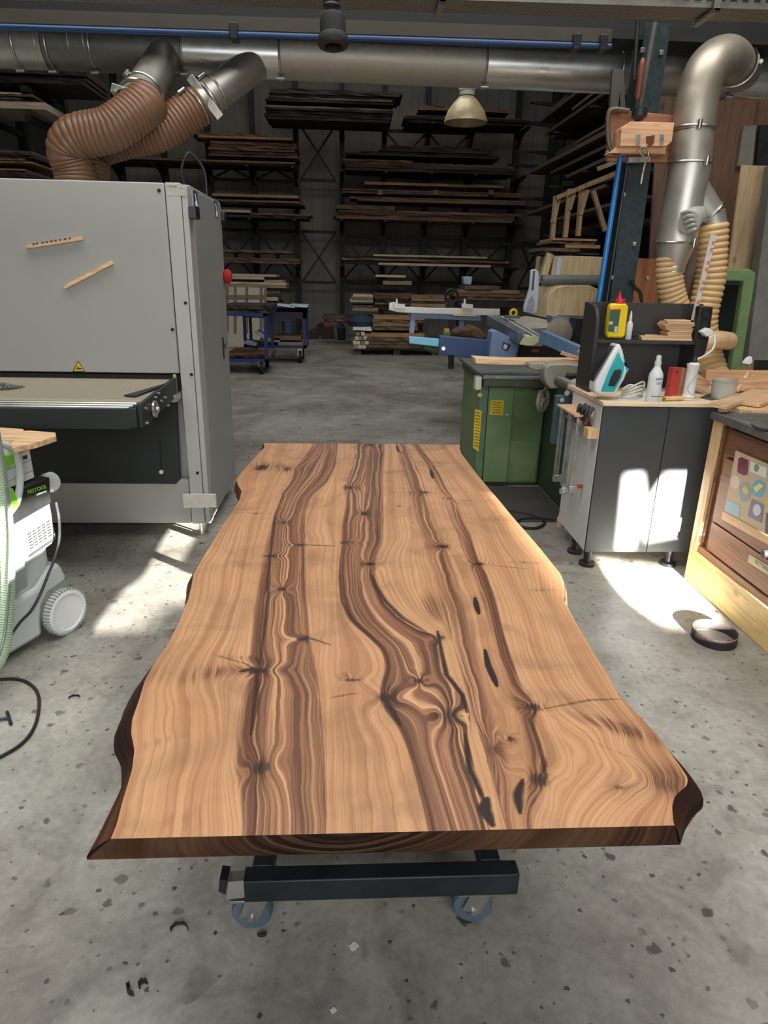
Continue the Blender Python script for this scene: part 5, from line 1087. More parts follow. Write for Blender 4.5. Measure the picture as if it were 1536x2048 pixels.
def stack(rows, Y, dep, where, group, nm='timber_board', seed=1):
    rr = random.Random(seed); n = len(rows)
    mm = {'r': rough, 'g': roughg, 'p': pale, 'o': wood('ochre_boards', (150, 118, 82), (112, 82, 54), 'x', .8, .2, False), 'd': wood('dark_boards', (44, 36, 30), (26, 22, 20), 'x', .85, .3, False), 'b': wood('red_brown_boards', (104, 74, 57), (62, 44, 35), 'x', .8, .2, False), 'w': wood('whitish_boards', (186, 172, 150), (150, 130, 108), 'x', .7, .1, False)}
    cn = {'r': 'rough brown', 'g': 'rough grey-brown', 'p': 'pale', 'o': 'ochre', 'd': 'dark', 'b': 'reddish brown', 'w': 'whitish'}
    prev = -9
    for i, (x0, x1, y, h, k) in reversed(list(enumerate(rows))):
        p = onY(x0, y, Y); q = onY(x1, y, Y); pb = onY(x0, y+h, Y); th_ = p.z-pb.z
        if pb.z < prev+.001 or (pb.z-prev < .06): pb.z = max(0.001, prev+.001) if prev > -8 else max(pb.z, .001)
        p.z = pb.z+th_; prev = p.z
        a = rr.uniform(-.03, .05)
        mb = MB().box(p.x, q.x, Y+a, Y+a+dep, pb.z+.002, p.z-.002)
        if k in 'rgbd' and th_ > .02:   # waney edge: a few irregular points along the front
            mb = MB(); m_ = 9; L = q.x-p.x
            top = [(p.x+L*j/m_, Y+a+rr.uniform(-.03, .03), p.z-.002) for j in range(m_+1)]
            bot = [(p.x+L*j/m_, Y+a+rr.uniform(-.05, .02), pb.z+.002) for j in range(m_+1)]
            bk_ = [(p.x+L*j/m_, Y+a+dep, p.z-.002) for j in range(m_+1)]; bb_ = [(p.x+L*j/m_, Y+a+dep, pb.z+.002) for j in range(m_+1)]
            vs = top+bot+bk_+bb_; K = m_+1; fs = []
            for j in range(m_):
                fs += [[j, j+1, K+j+1, K+j], [2*K+j, 3*K+j, 3*K+j+1, 2*K+j+1], [j, 2*K+j, 2*K+j+1, j+1], [K+j, K+j+1, 3*K+j+1, 3*K+j]]
            fs += [[0, K, 3*K, 2*K], [m_, 2*K+m_, 3*K+m_, K+m_]]; mb.add(vs, fs)
        o_ = mb.build(nm, mm[k], smooth=0)
        tag(o_, ('%s board, the only one ' % cn[k] if n == 1 else '%s board, %s from the top ' % (cn[k], ORD[i])) + where, 'board', group)
# right rack, levels from the top
stack([(840, 1003, 207, 5, 'b'), (838, 1020, 214, 6, 'r'), (815, 1040, 226, 4, 'r'), (808, 1058, 232, 5, 'd'), (812, 1050, 238, 6, 'd')], 17.3, .88, 'on the right back rack behind the lamp', 'boards on the top arms of the right rack', seed=2)
stack([(780, 960, 284, 4, 'd'), (772, 985, 289, 5, 'd'), (758, 980, 294, 4, 'd'), (722, 1000, 300, 4, 'd'), (690, 1000, 304, 5, 'd'), (684, 826, 314, 5, 'b'), (686, 1030, 320, 5, 'r'), (690, 1034, 326, 7, 'd'), (690, 1030, 334, 6, 'd')], 17.3, .88, 'in the dark pile below the lamp', 'boards on the second arms of the right rack', seed=3)
stack([(729, 1008, 363, 6, 'b')], 17.25, .3, 'lying alone halfway up the right back rack', None)
stack([(684, 1050, 375, 4, 'b'), (684, 1048, 380, 5, 'r'), (700, 1052, 391, 5, 'b'), (715, 1050, 397, 5, 'r'), (672, 790, 405, 9, 'r'), (676, 1045, 415, 6, 'b'), (670, 1030, 422, 4, 'r'), (666, 1030, 427, 5, 'r'), (672, 1025, 433, 4, 'b')], 17.3, .88, 'in the broad middle pile, right back rack', 'boards on the third arms of the right rack', seed=4)
for k, px in enumerate((760, 870, 980)):
    p = onY(px, 386, 17.35); o_ = MB().box(p.x-.06, p.x+.06, 17.22, 17.29, p.z-.05, p.z+.05).build('spacer_block', rough); tag(o_, '%s small spacer block between the boards on the third arms' % ['left', 'middle', 'right'][k], 'spacer')
stack([(747, 976, 503, 4, 'w'), (688, 1010, 509, 4, 'd'), (684, 1018, 514, 5, 'r'), (690, 1015, 520, 7, 'd')], 17.3, .88, 'in the lowest pile, right back rack', 'boards on the fourth arms of the right rack', seed=5)
stack([(757, 982, 525, 5, 'w')], 17.1, .2, 'before the lowest pile, right rack', None)
# left rack
stack([(540, 806, 170, 6, 'd'), (538, 800, 177, 6, 'd'), (542, 790, 184, 5, 'd'), (536, 785, 190, 5, 'g'), (530, 788, 196, 5, 'd'), (534, 786, 203, 5, 'g'), (530, 786, 209, 5, 'd'), (532, 780, 216, 6, 'd'), (528, 784, 223, 6, 'd'), (534, 780, 231, 6, 'd')], 16.8, 1.0, 'in the big dark pile under the duct', 'boards in the high dark pile', seed=6)
stack([(380, 532, 258, 6, 'b'), (396, 584, 270, 5, 'o'), (420, 592, 278, 6, 'b'), (420, 594, 285, 6, 'b'), (416, 590, 292, 6, 'r'), (420, 594, 299, 6, 'b'), (416, 596, 306, 5, 'r'), (220, 590, 312, 5, 'r'), (216, 590, 318, 4, 'd')], 17.3, .88, 'in the thick pile, left back rack', 'boards on the top arms of the left rack', seed=7)
stack([(424, 597, 386, 6, 'o'), (424, 600, 393, 5, 'r'), (424, 606, 403, 4, 'd'), (440, 500, 414, 6, 'w'), (500, 622, 421, 4, 'r'), (440, 616, 428, 6, 'd')], 17.3, .88, 'in the middle pile, left back rack', 'boards on the middle arms of the left rack', seed=8)
stack([(444, 585, 498, 6, 'r'), (446, 600, 513, 6, 'b'), (446, 600, 520, 5, 'r')], 17.3, .8, 'in the lowest pile, left back rack', 'boards on the lower arms of the left rack', seed=9)
stack([(446, 552, 543, 5, 'w'), (446, 528, 553, 6, 'w'), (528, 566, 557, 5, 'p'), (446, 572, 562, 5, 'w'), (446, 572, 568, 6, 'p')], 15.6, .8, 'of the whitish pile beside the grey machine', 'boards of the whitish pile', seed=10)
stack([(450, 560, 578, 7, 'p'), (450, 556, 590, 8, 'w'), (450, 560, 600, 8, 'r')], 15.8, .8, 'under the whitish pile beside the grey machine', 'boards under the whitish pile', seed=11)
o_ = MB().pixY([(450, 574), (528, 577), (528, 694), (450, 694)], 15.0, .5).build('white_crate', plain('white_crate', (196, 190, 174), .7, 0, .05)); tag(o_, 'whitish wooden crate seen between machine and blue trolleys', 'crate')
g = MB()
for a in (452, 468, 491, 520): g.pixY([(a, 573), (a+5, 573), (a+5, 666), (a, 666)], 14.97, .03)
g.pixY([(450, 590), (528, 590), (528, 598), (450, 598)], 14.98, .02)
q = g.build('crate_batten', pale); q.parent = o_; q.location = q.location - o_.location
# far left timber between duct and machine
stack([(-60, 40, 176, 4, 'w'), (-60, 66, 181, 5, 'r'), (-60, 38, 187, 4, 'w'), (-60, 66, 194, 4, 'd'), (-60, 88, 199, 15, 'w')], 11.0, .9, 'of the pale pile, upper left', 'boards at the upper left', seed=12)
stack([(-60, 170, 122, 8, 'd'), (-60, 172, 132, 9, 'd'), (-60, 170, 143, 9, 'd'), (-60, 168, 154, 9, 'd')], 11.2, .9, 'of the dark pile, upper left', 'dark boards at the upper left', seed=13)
stack([(-60, 60, 290, 5, 'r'), (-60, 62, 297, 5, 'r'), (-60, 70, 304, 6, 'd'), (-60, 50, 312, 5, 'r'), (-60, 64, 319, 4, 'o'), (-60, 48, 327, 4, 'o'), (-60, 58, 335, 5, 'r'), (-60, 60, 344, 8, 'd')], 11.0, .9, 'of the pile above the grey machine', 'boards above the grey machine at the left', seed=14)
t_ = thing('left_wall_rack', 'dark rack arms holding the timber piles at the upper left', 'rack', onY(60, 500, 12.1)*1)
for px in (20, 110):
    x = onY(px, 200, 12.1).x; MB().box(x-.06, x+.06, 12.3, 12.46, 0, 6).build('post', rackm, t_)
    for L in (163, 221.5, 353): z = onY(-60, L, 11.05).z-.03; MB().box(x-.04, x+.04, 11.0, 12.3, z-.08, z).build('arm', rackm, t_)
# floor piles in the back
stack([(752, 812, 549, 5, 'w'), (766, 824, 559, 8, 'p'), (750, 820, 569, 9, 'd'), (748, 822, 580, 12, 'r'), (750, 820, 594, 7, 'd'), (750, 822, 602, 5, 'o'), (748, 826, 609, 10, 'd')], 15.6, .9, 'of the tall pile behind the long saw fence', 'boards of the tall pile', seed=15)
stack([(706, 746, 585, 5, 'w'), (703, 746, 592, 5, 'p'), (700, 746, 599, 5, 'w'), (704, 746, 606, 5, 'g'), (705, 756, 615, 7, 'p')], 15.4, .8, 'of the small pale pile by the tall one', 'boards of the small pale pile', seed=16)
stack([(644, 760, 629, 6, 'r'), (652, 770, 636, 5, 'r'), (648, 744, 642, 6, 'r')], 15.9, .7, 'of the low pile at back centre', 'boards of the low pile', seed=17)
stack([(822, 900, 587, 6, 'o'), (824, 890, 594, 5, 'p'), (822, 896, 600, 5, 'r'), (822, 892, 606, 7, 'p'), (822, 900, 614, 8, 'r')], 15.2, .8, 'of the pile behind the sliding saw table', 'boards behind the sliding saw', seed=18)
stack([(930, 1000, 566, 8, 'r'), (916, 1040, 576, 7, 'p'), (908, 1050, 584, 7, 'r'), (912, 1060, 592, 7, 'r'), (916, 1060, 600, 12, 'd')], 14.5, .8, 'of the wide pile behind the saw fence', 'boards of the wide pile', seed=19)
stack([(748, 850, 630, 5, 'o'), (745, 845, 636, 5, 'r'), (746, 834, 642, 8, 'o'), (744, 836, 652, 8, 'r')], 14.1, .9, 'in the floor pallet upper layer', 'upper boards on the floor pallet', seed=20)
stack([(726, 850, 664, 7, 'o'), (730, 862, 672, 7, 'r'), (724, 858, 680, 7, 'o'), (730, 856, 688, 7, 'r')], 13.9, .9, 'in the floor pallet lower layer', 'lower boards on the floor pallet', seed=21)
g = thing('floor_pallet', 'wooden pallet on the floor carrying the light boards at the back centre', 'pallet', onZ(790, 706))
p0 = onZ(708, 700); x1 = onZ(872, 706).x
MB().box(p0.x, x1, 14.0, 14.9, .11, .15).build('pallet_deck', roughg, g)
for k in range(3): MB().box(p0.x+k*(x1-p0.x-.14)/2, p0.x+k*(x1-p0.x-.14)/2+.14, 14.0, 14.9, 0, .11).build('pallet_runner', roughg, g)
whp = plain('white_ends', (196, 192, 180), .7)
rr = random.Random(9); k = 0
for r_, (yy, xs_) in enumerate(((690, (708, 716, 724)), (682, (706, 713, 722, 730)), (673, (710, 718, 727)), (664, (712, 722)))):
    for j, px in enumerate(xs_):
        p = onY(px, yy, 13.86); o_ = MB().box(p.x, p.x+.075, 13.86, 14.7, p.z-.07, p.z).build('squared_timber', plain('white_ends', (196, 192, 180), .7) if (j+r_) % 3 else pale, smooth=0)
        tag(o_, 'squared timber, %s from left in %s row from bottom on the pallet' % (ORD[j], ORD[r_]), 'timber', 'squared timbers at the left end of the pallet')
p = onY(706, 652, 13.9); o_ = MB().prism([onY(a, b, 13.88) for a, b in ((706, 655), (742, 655), (744, 662), (706, 660))], (0, .5, 0)).build('white_sheet', white); tag(o_, 'thin white panel lying over the squared timbers', 'panel')
o_ = MB().lathe([(.25, 0), (.3, .1), (.2, .2), (.0, .24)], onY(722, 652, 14.3), (0, 0, 1), 9).build('blue_tarp', plain('dark_blue_tarp', (30, 52, 72), .7)); tag(o_, 'dark blue crumpled tarp on top of the white panel at the pallet', 'tarp')
def bucket(px, py, Y, r, h, m, lb, cat='bucket', nm='bucket'):
    p = onZ(px, py); t_ = thing(nm, lb, cat, p); MB().lathe([(r*.8, 0), (r, h), (r*.93, h), (r*.75, .02)], p, n=20).build('bucket_body', m, t_); MB().torus(p+V((0, 0, h)), (0, 0, 1), r, .012, 20, 6).build('bucket_rim', m, t_)
bucket(683, 680, 14, .11, .30, plain('dark_teal', (44, 66, 66), .6), 'dark teal bucket on the floor left of the pallet')
bucket(575, 676, 14, .14, .42, plain('blue_grey_bin', (82, 100, 128), .5), 'blue-grey waste bin standing behind the blue trolleys', 'bin', 'waste_bin')
o_ = MB().box(onZ(655, 678).x-.09, onZ(655, 678).x+.09, onZ(655, 678).y+.06, onZ(655, 678).y+.2, .302, .40).build('red_box', redm, bev=.01); tag(o_, 'small bright red box on the clutter left of the pallet', 'box')
for k, (px, py, w_, h_) in enumerate(((625, 678, .3, .25), (655, 678, .34, .30), (640, 672, .3, .35), (608, 676, .2, .3))):
    p = onZ(px, py); o_ = MB().prism([(p.x-w_/2, p.y, 0), (p.x+w_/2, p.y+.05, 0), (p.x+w_*.4, p.y+.02, h_), (p.x-w_*.3, p.y, h_*.8)], (0, .3, 0)).build('scrap_box', wood('scrap', (74, 58, 48), (50, 38, 32), 'z', .8), bev=.01)
    tag(o_, 'brown scrap box on the floor below the bare wall bay, %s' % ['left of the red box', 'under the red box', 'behind the others', 'nearest to the blue trolleys'][k], 'box')
# blue trolleys
def blue_cart(x0, x1, y0, y1, ztop, zshelf, label, top_z0=None):
    t_ = thing('blue_trolley', label, 'trolley', ((x0+x1)/2, (y0+y1)/2, 0))
    MB().box(x0, x1, y0, y1, ztop-.05, ztop).build('top_frame', bluepaint, t_)
    if top_z0: MB().box(x0, x1, y0, y0+.02, top_z0, ztop).box(x0, x0+.02, y0, y1, top_z0, ztop).box(x1-.02, x1, y0, y1, top_z0, ztop).build('tray_side', plain('navy', (24, 32, 56), .5), t_)
    MB().box(x0, x1, y0, y1, zshelf-.05, zshelf).build('lower_shelf', bluepaint, t_)
    for x in (x0, x1-.05):
        for y in (y0, y1-.05): MB().box(x, x+.05, y, y+.05, zshelf-.05, ztop).build('post', bluepaint, t_)
    for x in (x0+.12, x1-.12):
        for y in (y0+.1, y1-.1):
            w_ = MB().lathe([(.03, -.03), (.1, -.03), (.11, -.02), (.11, .02), (.1, .03), (.03, .03)], (x, y, .11), (1, .15, 0), 24).build('castor', blackmatt, t_)
            MB().bar((x, y, .11), (x, y, zshelf-.05), .09, .03, (0, 1, 0)).build('castor_fork', zinc, w_)
    return t_
p0 = onZ(462, 748); p1 = onZ(541, 748)
blue_cart(p0.x-.35, p1.x-.02, 10.9, 11.9, onY(500, 626, 10.9).z, onY(500, 718, 10.9).z, 'near blue trolley with open shelf and dark wheels behind the grey machine')
q0 = onY(541, 612, 12.4); q1 = onY(611, 612, 12.4)
blue_cart(onY(484, 612, 12.4).x, q1.x, 12.4, 13.2, onY(580, 618, 12.4).z, onY(580, 691, 12.4).z, 'second blue trolley with dark tray and wood on its shelf, farther back', onY(580, 637, 12.4).z)
stack([(446, 542, 607, 9, 'd'), (450, 541, 618, 7, 'r')], 10.95, .9, 'on top of the near blue trolley', 'boards on the near blue trolley', seed=23)
stack([(452, 540, 705, 4, 'b'), (450, 542, 711, 4, 'r')], 10.98, .8, 'on the lower shelf of the near blue trolley', 'boards on the shelf of the near trolley', seed=24)
for k, (pts, m_, lb) in enumerate((([(532, 610), (556, 609), (590, 613), (588, 616), (560, 612)], 'w', 'left white strip on the tray of the second blue trolley'), ([(580, 609), (615, 611), (615, 615), (588, 613)], 'w', 'right white strip on the tray of the second blue trolley'),
        ([(507, 665), (512, 663), (532, 676), (530, 680)], 'w', 'white board leaning over the shelf of the second blue trolley'), ([(487, 683), (514, 686), (512, 692), (488, 688)], 'w', 'white board at the left end of the second trolley shelf'))):
    o_ = MB().pixY(pts, 12.3-.0*k, .5).build('white_strip', plain('bluish_white', (188, 198, 214), .5)); tag(o_, lb, 'board')
for k, (a, b, c, d) in enumerate(((548, 672, 602, 680), (556, 684, 612, 690), (520, 676, 560, 684))):
    o_ = MB().box(onY(a, b, 12.45).x, onY(c, d, 12.45).x, 12.45, 13.0, onY(a, d, 12.45).z, onY(a, b, 12.45).z).build('shelf_wood', pale if k else rough); tag(o_, '%s piece of wood on the shelf of the second blue trolley' % ['upper long', 'lower pale', 'short left'][k], 'board')

# right wall timber rack: boards seen end-on
t_ = thing('right_wall_rack', 'dark timber rack along the right wall with slanting arms', 'rack', (4.4, 13, 0))
for y_ in (9.6, 11.6, 13.6, 15.6, 17.4):
    MB().box(4.86, 5.05, y_, y_+.16, 0, 6.2).build('post', rackm, t_)
    for z_ in (2.35, 3.2, 4.1, 5.0): MB().prism([(4.9, y_+.04, z_-.12), (3.75, y_+.04, z_-.03), (3.75, y_+.04, z_), (4.9, y_+.04, z_)], (0, .08, 0)).build('arm', rackm, t_)
rr = random.Random(11); yw = wood('rack_boards_y', (66, 55, 45), (36, 30, 25), 'y', .85, .5, False)
for L, (z0, n_) in enumerate(((2.36, 9), (3.21, 10), (4.11, 10))):
    zz = z0
    for i in range(n_):
        y_s = 9.2+rr.uniform(0, 1.6); xa = 3.75+rr.uniform(0, .45); hh = rr.choice((.04, .05, .07)); ll = rr.uniform(3, 5); wd = rr.uniform(.35, .7)
        Mx = Matrix.Translation(V((xa, y_s, zz))) @ Matrix.Rotation(rr.uniform(-.02, .02), 4, 'Z')
        o_ = MB(Mx).prism([(0, 0, 0), (wd, rr.uniform(-.1, .2), 0), (wd, ll, 0), (0, ll, 0)], (0, 0, hh)).build('timber_board', yw, smooth=0)
        tag(o_, 'end-on board, %s from bottom of the %s pile on the right wall rack' % (ORD[i], ['lowest', 'middle', 'highest'][L]), 'board', 'end-on boards on the right wall rack'); zz += hh + rr.choice((.002, .002, .03))
# pale wooden frame trestle below
oldp = wood('old_pine', (142, 116, 86), (110, 86, 60), 'z', .7, .1)
tf_ = thing('wooden_trestle', 'pale wooden frame trestle with slanting top rail standing below the right wall rack', 'trestle', onY(1160, 560, 9.4)*1)
Y9 = 9.0
for (a, b, c, d) in ((1112, 392, 1104, 482), (1140, 378, 1130, 475), (1164, 375, 1156, 472)): MB().bar(onY(a, b, Y9), onY(c, d, Y9), .05, .07, (0, 1, 0)).build('upright', oldp, tf_)
for (a, b, c, d) in ((1112, 396, 1232, 346), (1195, 338, 1236, 322)): MB().bar(onY(a, b, Y9-.06), onY(c, d, Y9-.06), .05, .05, (0, 1, 0)).build('top_rail', oldp, tf_)
for (a, b, c, d) in ((1186, 382, 1210, 462), (1174, 380, 1160, 430), (1148, 382, 1138, 420), (1117, 395, 1106, 445)): MB().bar(onY(a, b, Y9-.02), onY(c, d, Y9-.02), .05, .06, (0, 1, 0)).build('brace', oldp, tf_)
stack([(1106, 1194, 474, 5, 'o'), (1100, 1190, 484, 6, 'r'), (1130, 1200, 494, 8, 'o'), (1082, 1160, 492, 8, 'r'), (1084, 1200, 503, 5, 'd')], 8.6, .6, 'on top of the plywood box', 'boards on the plywood box', seed=30)
pbx = thing('plywood_box', 'large curved plywood box behind the column with a light stripe', 'box', onY(1160, 600, 8.6))
plc = wood('box_plywood', (186, 168, 130), (160, 140, 104), 'z', .6, .02)
MB().pixY([(1108, 510), (1215, 514), (1208, 566), (1100, 562)], 8.6, .8).build('upper_body', plc, pbx, bev=.01)
MB().pixY([(1115, 514), (1123, 514), (1120, 558), (1111, 558)], 8.58, .02).build('light_stripe', plain('pale_blue_stripe', (186, 200, 220), .5), pbx)
MB().pixY([(1095, 505), (1108, 510), (1090, 566), (1080, 566)], 8.55, .1).build('front_rail', plc, pbx)
a_ = [onY(x, y, 8.3) for x, y in ((1092, 636), (1094, 600), (1100, 586), (1112, 576), (1130, 571), (1180, 571), (1200, 580), (1200, 640))]
MB().prism(a_, (0, .9, 0)).build('lower_body', plc, pbx, bev=.01)
MB().pixY([(1166, 583), (1188, 583), (1180, 640), (1160, 640)], 8.15, .06).build('leaning_board', ply, pbx)
gpipe = MB().tube([onY(1083, 560, 7.6), onY(1215, 560, 7.6)], .055, 18).build('grey_pipe', plain('pipe_grey', (104, 108, 100), .45)); tag(gpipe, 'horizontal grey arm pipe in front of the plywood box', 'pipe')

# ------------------------------------------------------------------ sliding table saw
alu = plain('aluminium', (196, 194, 184), .35, .35, .05)
blueg = plain('blue_grey_enamel', (128, 150, 184), .4, 0, .05)
ss = thing('sliding_table_saw', 'panel saw with long pale fence, blue arm and aluminium sliding table', 'machine', onZ(1060, 780)*1)
FY = 7.4
MB().pixY([(778, 606), (790, 604), (797, 613), (870, 616), (1000, 618), (1000, 631), (930, 630), (797, 625), (778, 620)], FY, .07).build('long_fence', alu, ss, bev=.004)
for a in (792, 928): MB().pixY([(a, 598), (a+3, 598), (a+4, 618), (a-1, 618)], FY-.02, .03).pixY([(a-4, 607), (a+18, 609), (a+18, 618), (a-4, 616)], FY-.05, .05).build('fence_stop', alu, ss)
MB().pixY([(824, 626), (962, 632), (962, 642), (824, 636)], FY+.1, .5).build('outrigger_table', blueg, ss, bev=.004)
MB().pixY([(905, 626), (953, 629), (952, 633), (905, 631)], FY-.02, .3).build('wood_insert', oak, ss)
MB().bar(onY(826, 628, FY+.1), onY(823, 666, FY+.1), .05, .05, (0, 1, 0)).build('outrigger_leg', blueg, ss)
MB().bar(onY(923, 640, FY+.3), onY(922, 656, FY+.3), .05, .05, (0, 1, 0)).build('outrigger_leg', blueg, ss)
ra, rb_ = onY(982, 640, 7.3), onY(1045, 676, 5.9)
MB().bar(ra, rb_, .09, .1).build('slide_rail', plain('rail_grey', (112, 122, 136), .4, .4), ss, bev=.006)
ra, rb_ = onY(1000, 640, 7.3), onY(1068, 682, 5.8)
MB().bar(ra, rb_, .16, .09).build('sliding_table', alu, ss, bev=.008)
MB().bar(ra+V((-.03, 0, .046)), rb_+V((-.03, 0, .046)), .015, .004).bar(ra+V((.03, 0, .046)), rb_+V((.03, 0, .046)), .012, .004).build('table_groove', blackmatt, ss)
MB().pixY([(1052, 672), (1078, 676), (1080, 684), (1066, 692), (1040, 689), (1045, 680)], 5.78, .03).build('end_cap', plain('pale_yellow_cap', (218, 216, 168), .5), ss, bev=.003)
MB().prism([onZ(a, b, 1.08) for a, b in ((990, 640), (1050, 632), (1166, 642), (1170, 656), (1060, 656))], (0, 0, -.05)).build('saw_table', plain('pale_table', (188, 186, 176), .4, .3), ss, bev=.004)
MB().pixY([(1104, 632), (1146, 636), (1142, 650), (1106, 648)], 6.6, .2).build('rip_fence', blueg, ss)
MB().pixY([(880, 672), (986, 682), (986, 716), (944, 716), (877, 708)], 6.3, .12).build('blue_arm', plain('blue_arm', (60, 80, 126), .45, 0, .06), ss, bev=.006)
MB().cyl(onY(887, 697, 6.3), onY(887, 697, 6.28), .018, 14).build('arm_bolt', zinc, ss)
MB().pixY([(818, 673), (880, 678), (880, 694), (819, 687)], 6.35, .05).build('arm_extension', plain('sky_blue', (140, 212, 246), .4, 0, .03), ss, bev=.006)
MB().pixY([(984, 664), (992, 660), (1040, 685), (1030, 722), (978, 718)], 6.2, .2).build('blue_housing', blueg, ss, bev=.008)
q = MB().pixY([(1007, 684), (1022, 690), (1015, 702), (1004, 697)], 6.19, .012).build('housing_sticker', plain('dark_sticker', (64, 40, 52), .5), ss)
MB().pixY([(1009, 688), (1016, 691), (1012, 699), (1006, 696)], 6.183, .008).build('sticker_mark', white, q)
MB().box(onY(1040, 700, 6.3).x, onY(1130, 700, 6.3).x, 6.3, 7.4, .15, onY(1040, 690, 6.3).z).build('saw_body', plain('saw_body_dark', (26, 28, 30), .5), ss, bev=.01)
q = MB().pixY([(1064, 698), (1078, 699), (1077, 705), (1064, 704)], 6.29, .012).build('warning_label', plain('orange_label', (150, 60, 40), .6), ss)
MB().bar(onY(1084, 672, 5.6), onY(1178, 714, 4.9), .05, .10).build('blue_bar', plain('light_blue_bar', (124, 156, 196), .4), ss, bev=.004)
MB().lathe([(.02, 0), (.10, .01), (.12, .05), (.06, .08), (.02, .09)], onY(1115, 665, 6.0), (0, -1, .2), 14).build('scoring_unit', plain('cast_beige', (150, 142, 124), .6), ss)
MB().box(onY(1150, 660, 6.4).x, onY(1200, 660, 6.4).x, 6.4, 7.0, .2, 1.2).build('rear_housing', black, ss)
gd = thing('saw_guard', 'white and grey upright saw guard hood above the saw table', 'saw guard', onY(1066, 630, 6.6))
MB().pixY([(1062, 540), (1072, 538), (1078, 545), (1078, 590), (1076, 620), (1070, 628), (1048, 624), (1049, 610), (1060, 575)], 6.6, .05).build('guard_hood', plain('guard_white', (200, 206, 216), .35, 0, .03), gd, bev=.008)
MB().pixY([(1067, 541), (1070, 541), (1067, 580), (1063, 580)], 6.595, .01).build('guard_slot', plain('slot_blue', (60, 70, 92), .5), gd)
MB().pixY([(1056, 602), (1064, 590), (1070, 606), (1066, 622), (1052, 620)], 6.594, .01).build('guard_window', plain('window_grey', (164, 170, 178), .3), gd)
tp = thing('tape_roll', 'yellow tape roll with holder standing on the saw table', 'tape', onY(1027, 636, 6.9))
MB().torus(onY(1027, 626, 6.9), (0, 1, 0), .032, .012, 24, 8).build('roll', yellowp, tp); MB().pixY([(1012, 631), (1038, 631), (1040, 637), (1010, 637)], 6.88, .06).build('tape_holder', bulb, tp)
g_ = thing('green_spray_can', 'green bottle with orange cap behind the blue saw arm', 'bottle', onY(895, 678, 7.0))
MB().pixY([(886, 664), (901, 664), (902, 680), (885, 678)], 7.0, .06).build('bottle_body', plain('green_can', (60, 120, 62), .5), g_, bev=.01); MB().pixY([(889, 657), (899, 658), (899, 665), (889, 664)], 7.0, .05).build('bottle_cap', plain('orange_cap', (220, 140, 50), .5), g_)
for k, (pts, lb) in enumerate((([(908, 668), (926, 656), (946, 658), (944, 676), (916, 678)], 'left'), ([(938, 652), (956, 655), (976, 672), (966, 682), (940, 676)], 'right'))):
    o_ = MB().pixY(pts, 8.2+.2*k, .4).build('paper_sack', plain('brown_sack', (92, 66, 48), .8, 0, .2, 12), bev=.03); tag(o_, 'crumpled brown sack behind the blue saw arm, %s one' % lb, 'sack')
bg_ = MB().pixY([(850, 692), (880, 700), (876, 712), (846, 700)], 7.6, .3).build('green_bag', plain('green_bag', (44, 76, 40), .7), bev=.02); tag(bg_, 'dark green bag on the floor under the light blue arm extension', 'bag')
o_ = MB().pixY([(927, 553), (945, 553), (943, 570), (928, 569)], 14.6, .3).build('white_tub', plain('bluish_tub', (170, 186, 206), .5), bev=.02); tag(o_, 'small pale tub on the wide pile behind the saw fence', 'tub')
hd = thing('hand_pallet_truck', 'dark upright pallet truck handle behind the saw fence', 'pallet truck', onY(903, 690, 12.0))
MB().bar(onY(903, 600, 12), onY(902, 737, 12), .1, .06, (0, 1, 0)).build('drawbar', black, hd); MB().torus(onY(903, 592, 12), (0, 1, 0), .11, .02, 24, 8).build('handle_loop', black, hd)

# ------------------------------------------------------------------ green spindle moulder
gm = thing('green_machine', 'green spindle moulder cabinet with yellow stickers and cast fence', 'machine', (1.3, 5.1, 0))
gdk = plain('green_side', (92, 118, 92), .4, 0, .15, 6)
gx0 = .985; gz = onY(1000, 765, 4.95).z
MB().box(gx0, 1.50, 4.99, 5.7, .015, gz).build('cabinet_body', greenm, gm, bev=.01)
MB().box(gx0-.004, gx0+.06, 4.93, 5.0, .02, gz-.01).build('corner_strip', gdk, gm, bev=.004)
dd = MB().box(gx0+.065, onY(1028, 800, 4.93).x, 4.935, 4.995, .04, gz-.03).build('cabinet_door', greenm, gm, bev=.006)
MB().box(onY(1020, 880, 4.93).x, onY(1078, 880, 4.97).x, 4.965, 4.995, .04, onY(1020, 885, 4.93).z).build('lower_panel', greenm, gm, bev=.004)
MB().pixY([(958, 762), (1086, 764), (1086, 768), (958, 767)], 4.93, .02).build('top_gap', blackmatt, gm)
yl = MB().pixY([(982, 800), (1008, 801), (1006, 831), (979, 829)], 4.93, .006).build('yellow_notice', yellowm, dd)
g = MB()
for k in range(5): g.pixY([(984, 804+5*k), (1003-2*(k % 2), 805+5*k), (1003-2*(k % 2), 806.2+5*k), (984, 805.2+5*k)], 4.928, .003)
g.build('notice_lines', plain('notice_print', (110, 92, 30), .6), yl)
g = MB().pixY([(950, 818), (964, 822), (957, 904), (946, 895)], 4.925, .006); y2 = g.build('yellow_notice', yellowm, gm)
g = MB()
for k in range(12): g.pixY([(951-.3*k, 824+6*k), (961-.3*k, 826+6*k), (961-.3*k, 827.5+6*k), (951-.3*k, 825.5+6*k)], 4.923, .003)
g.build('notice_lines', MATS['notice_print'], y2)
y3 = MB().cyl(onY(960, 790, 4.925), onY(960, 790, 4.92), .016, 20).build('round_sticker', yellowm, gm); MB().cyl(onY(960, 790, 4.919), onY(960, 790, 4.917), .006, 12).build('sticker_dot', greenm, y3)
MB().cyl(onY(1014, 829, 4.935), onY(1014, 829, 4.925), .008, 12).build('door_lock', bulb, gm)
dkg = plain('dark_green_body', (58, 78, 50), .5, 0, .1, 3)
MB().box(1.505, 1.66, 4.18, 5.6, .015, .84).build('rear_body', dkg, gm, bev=.01)
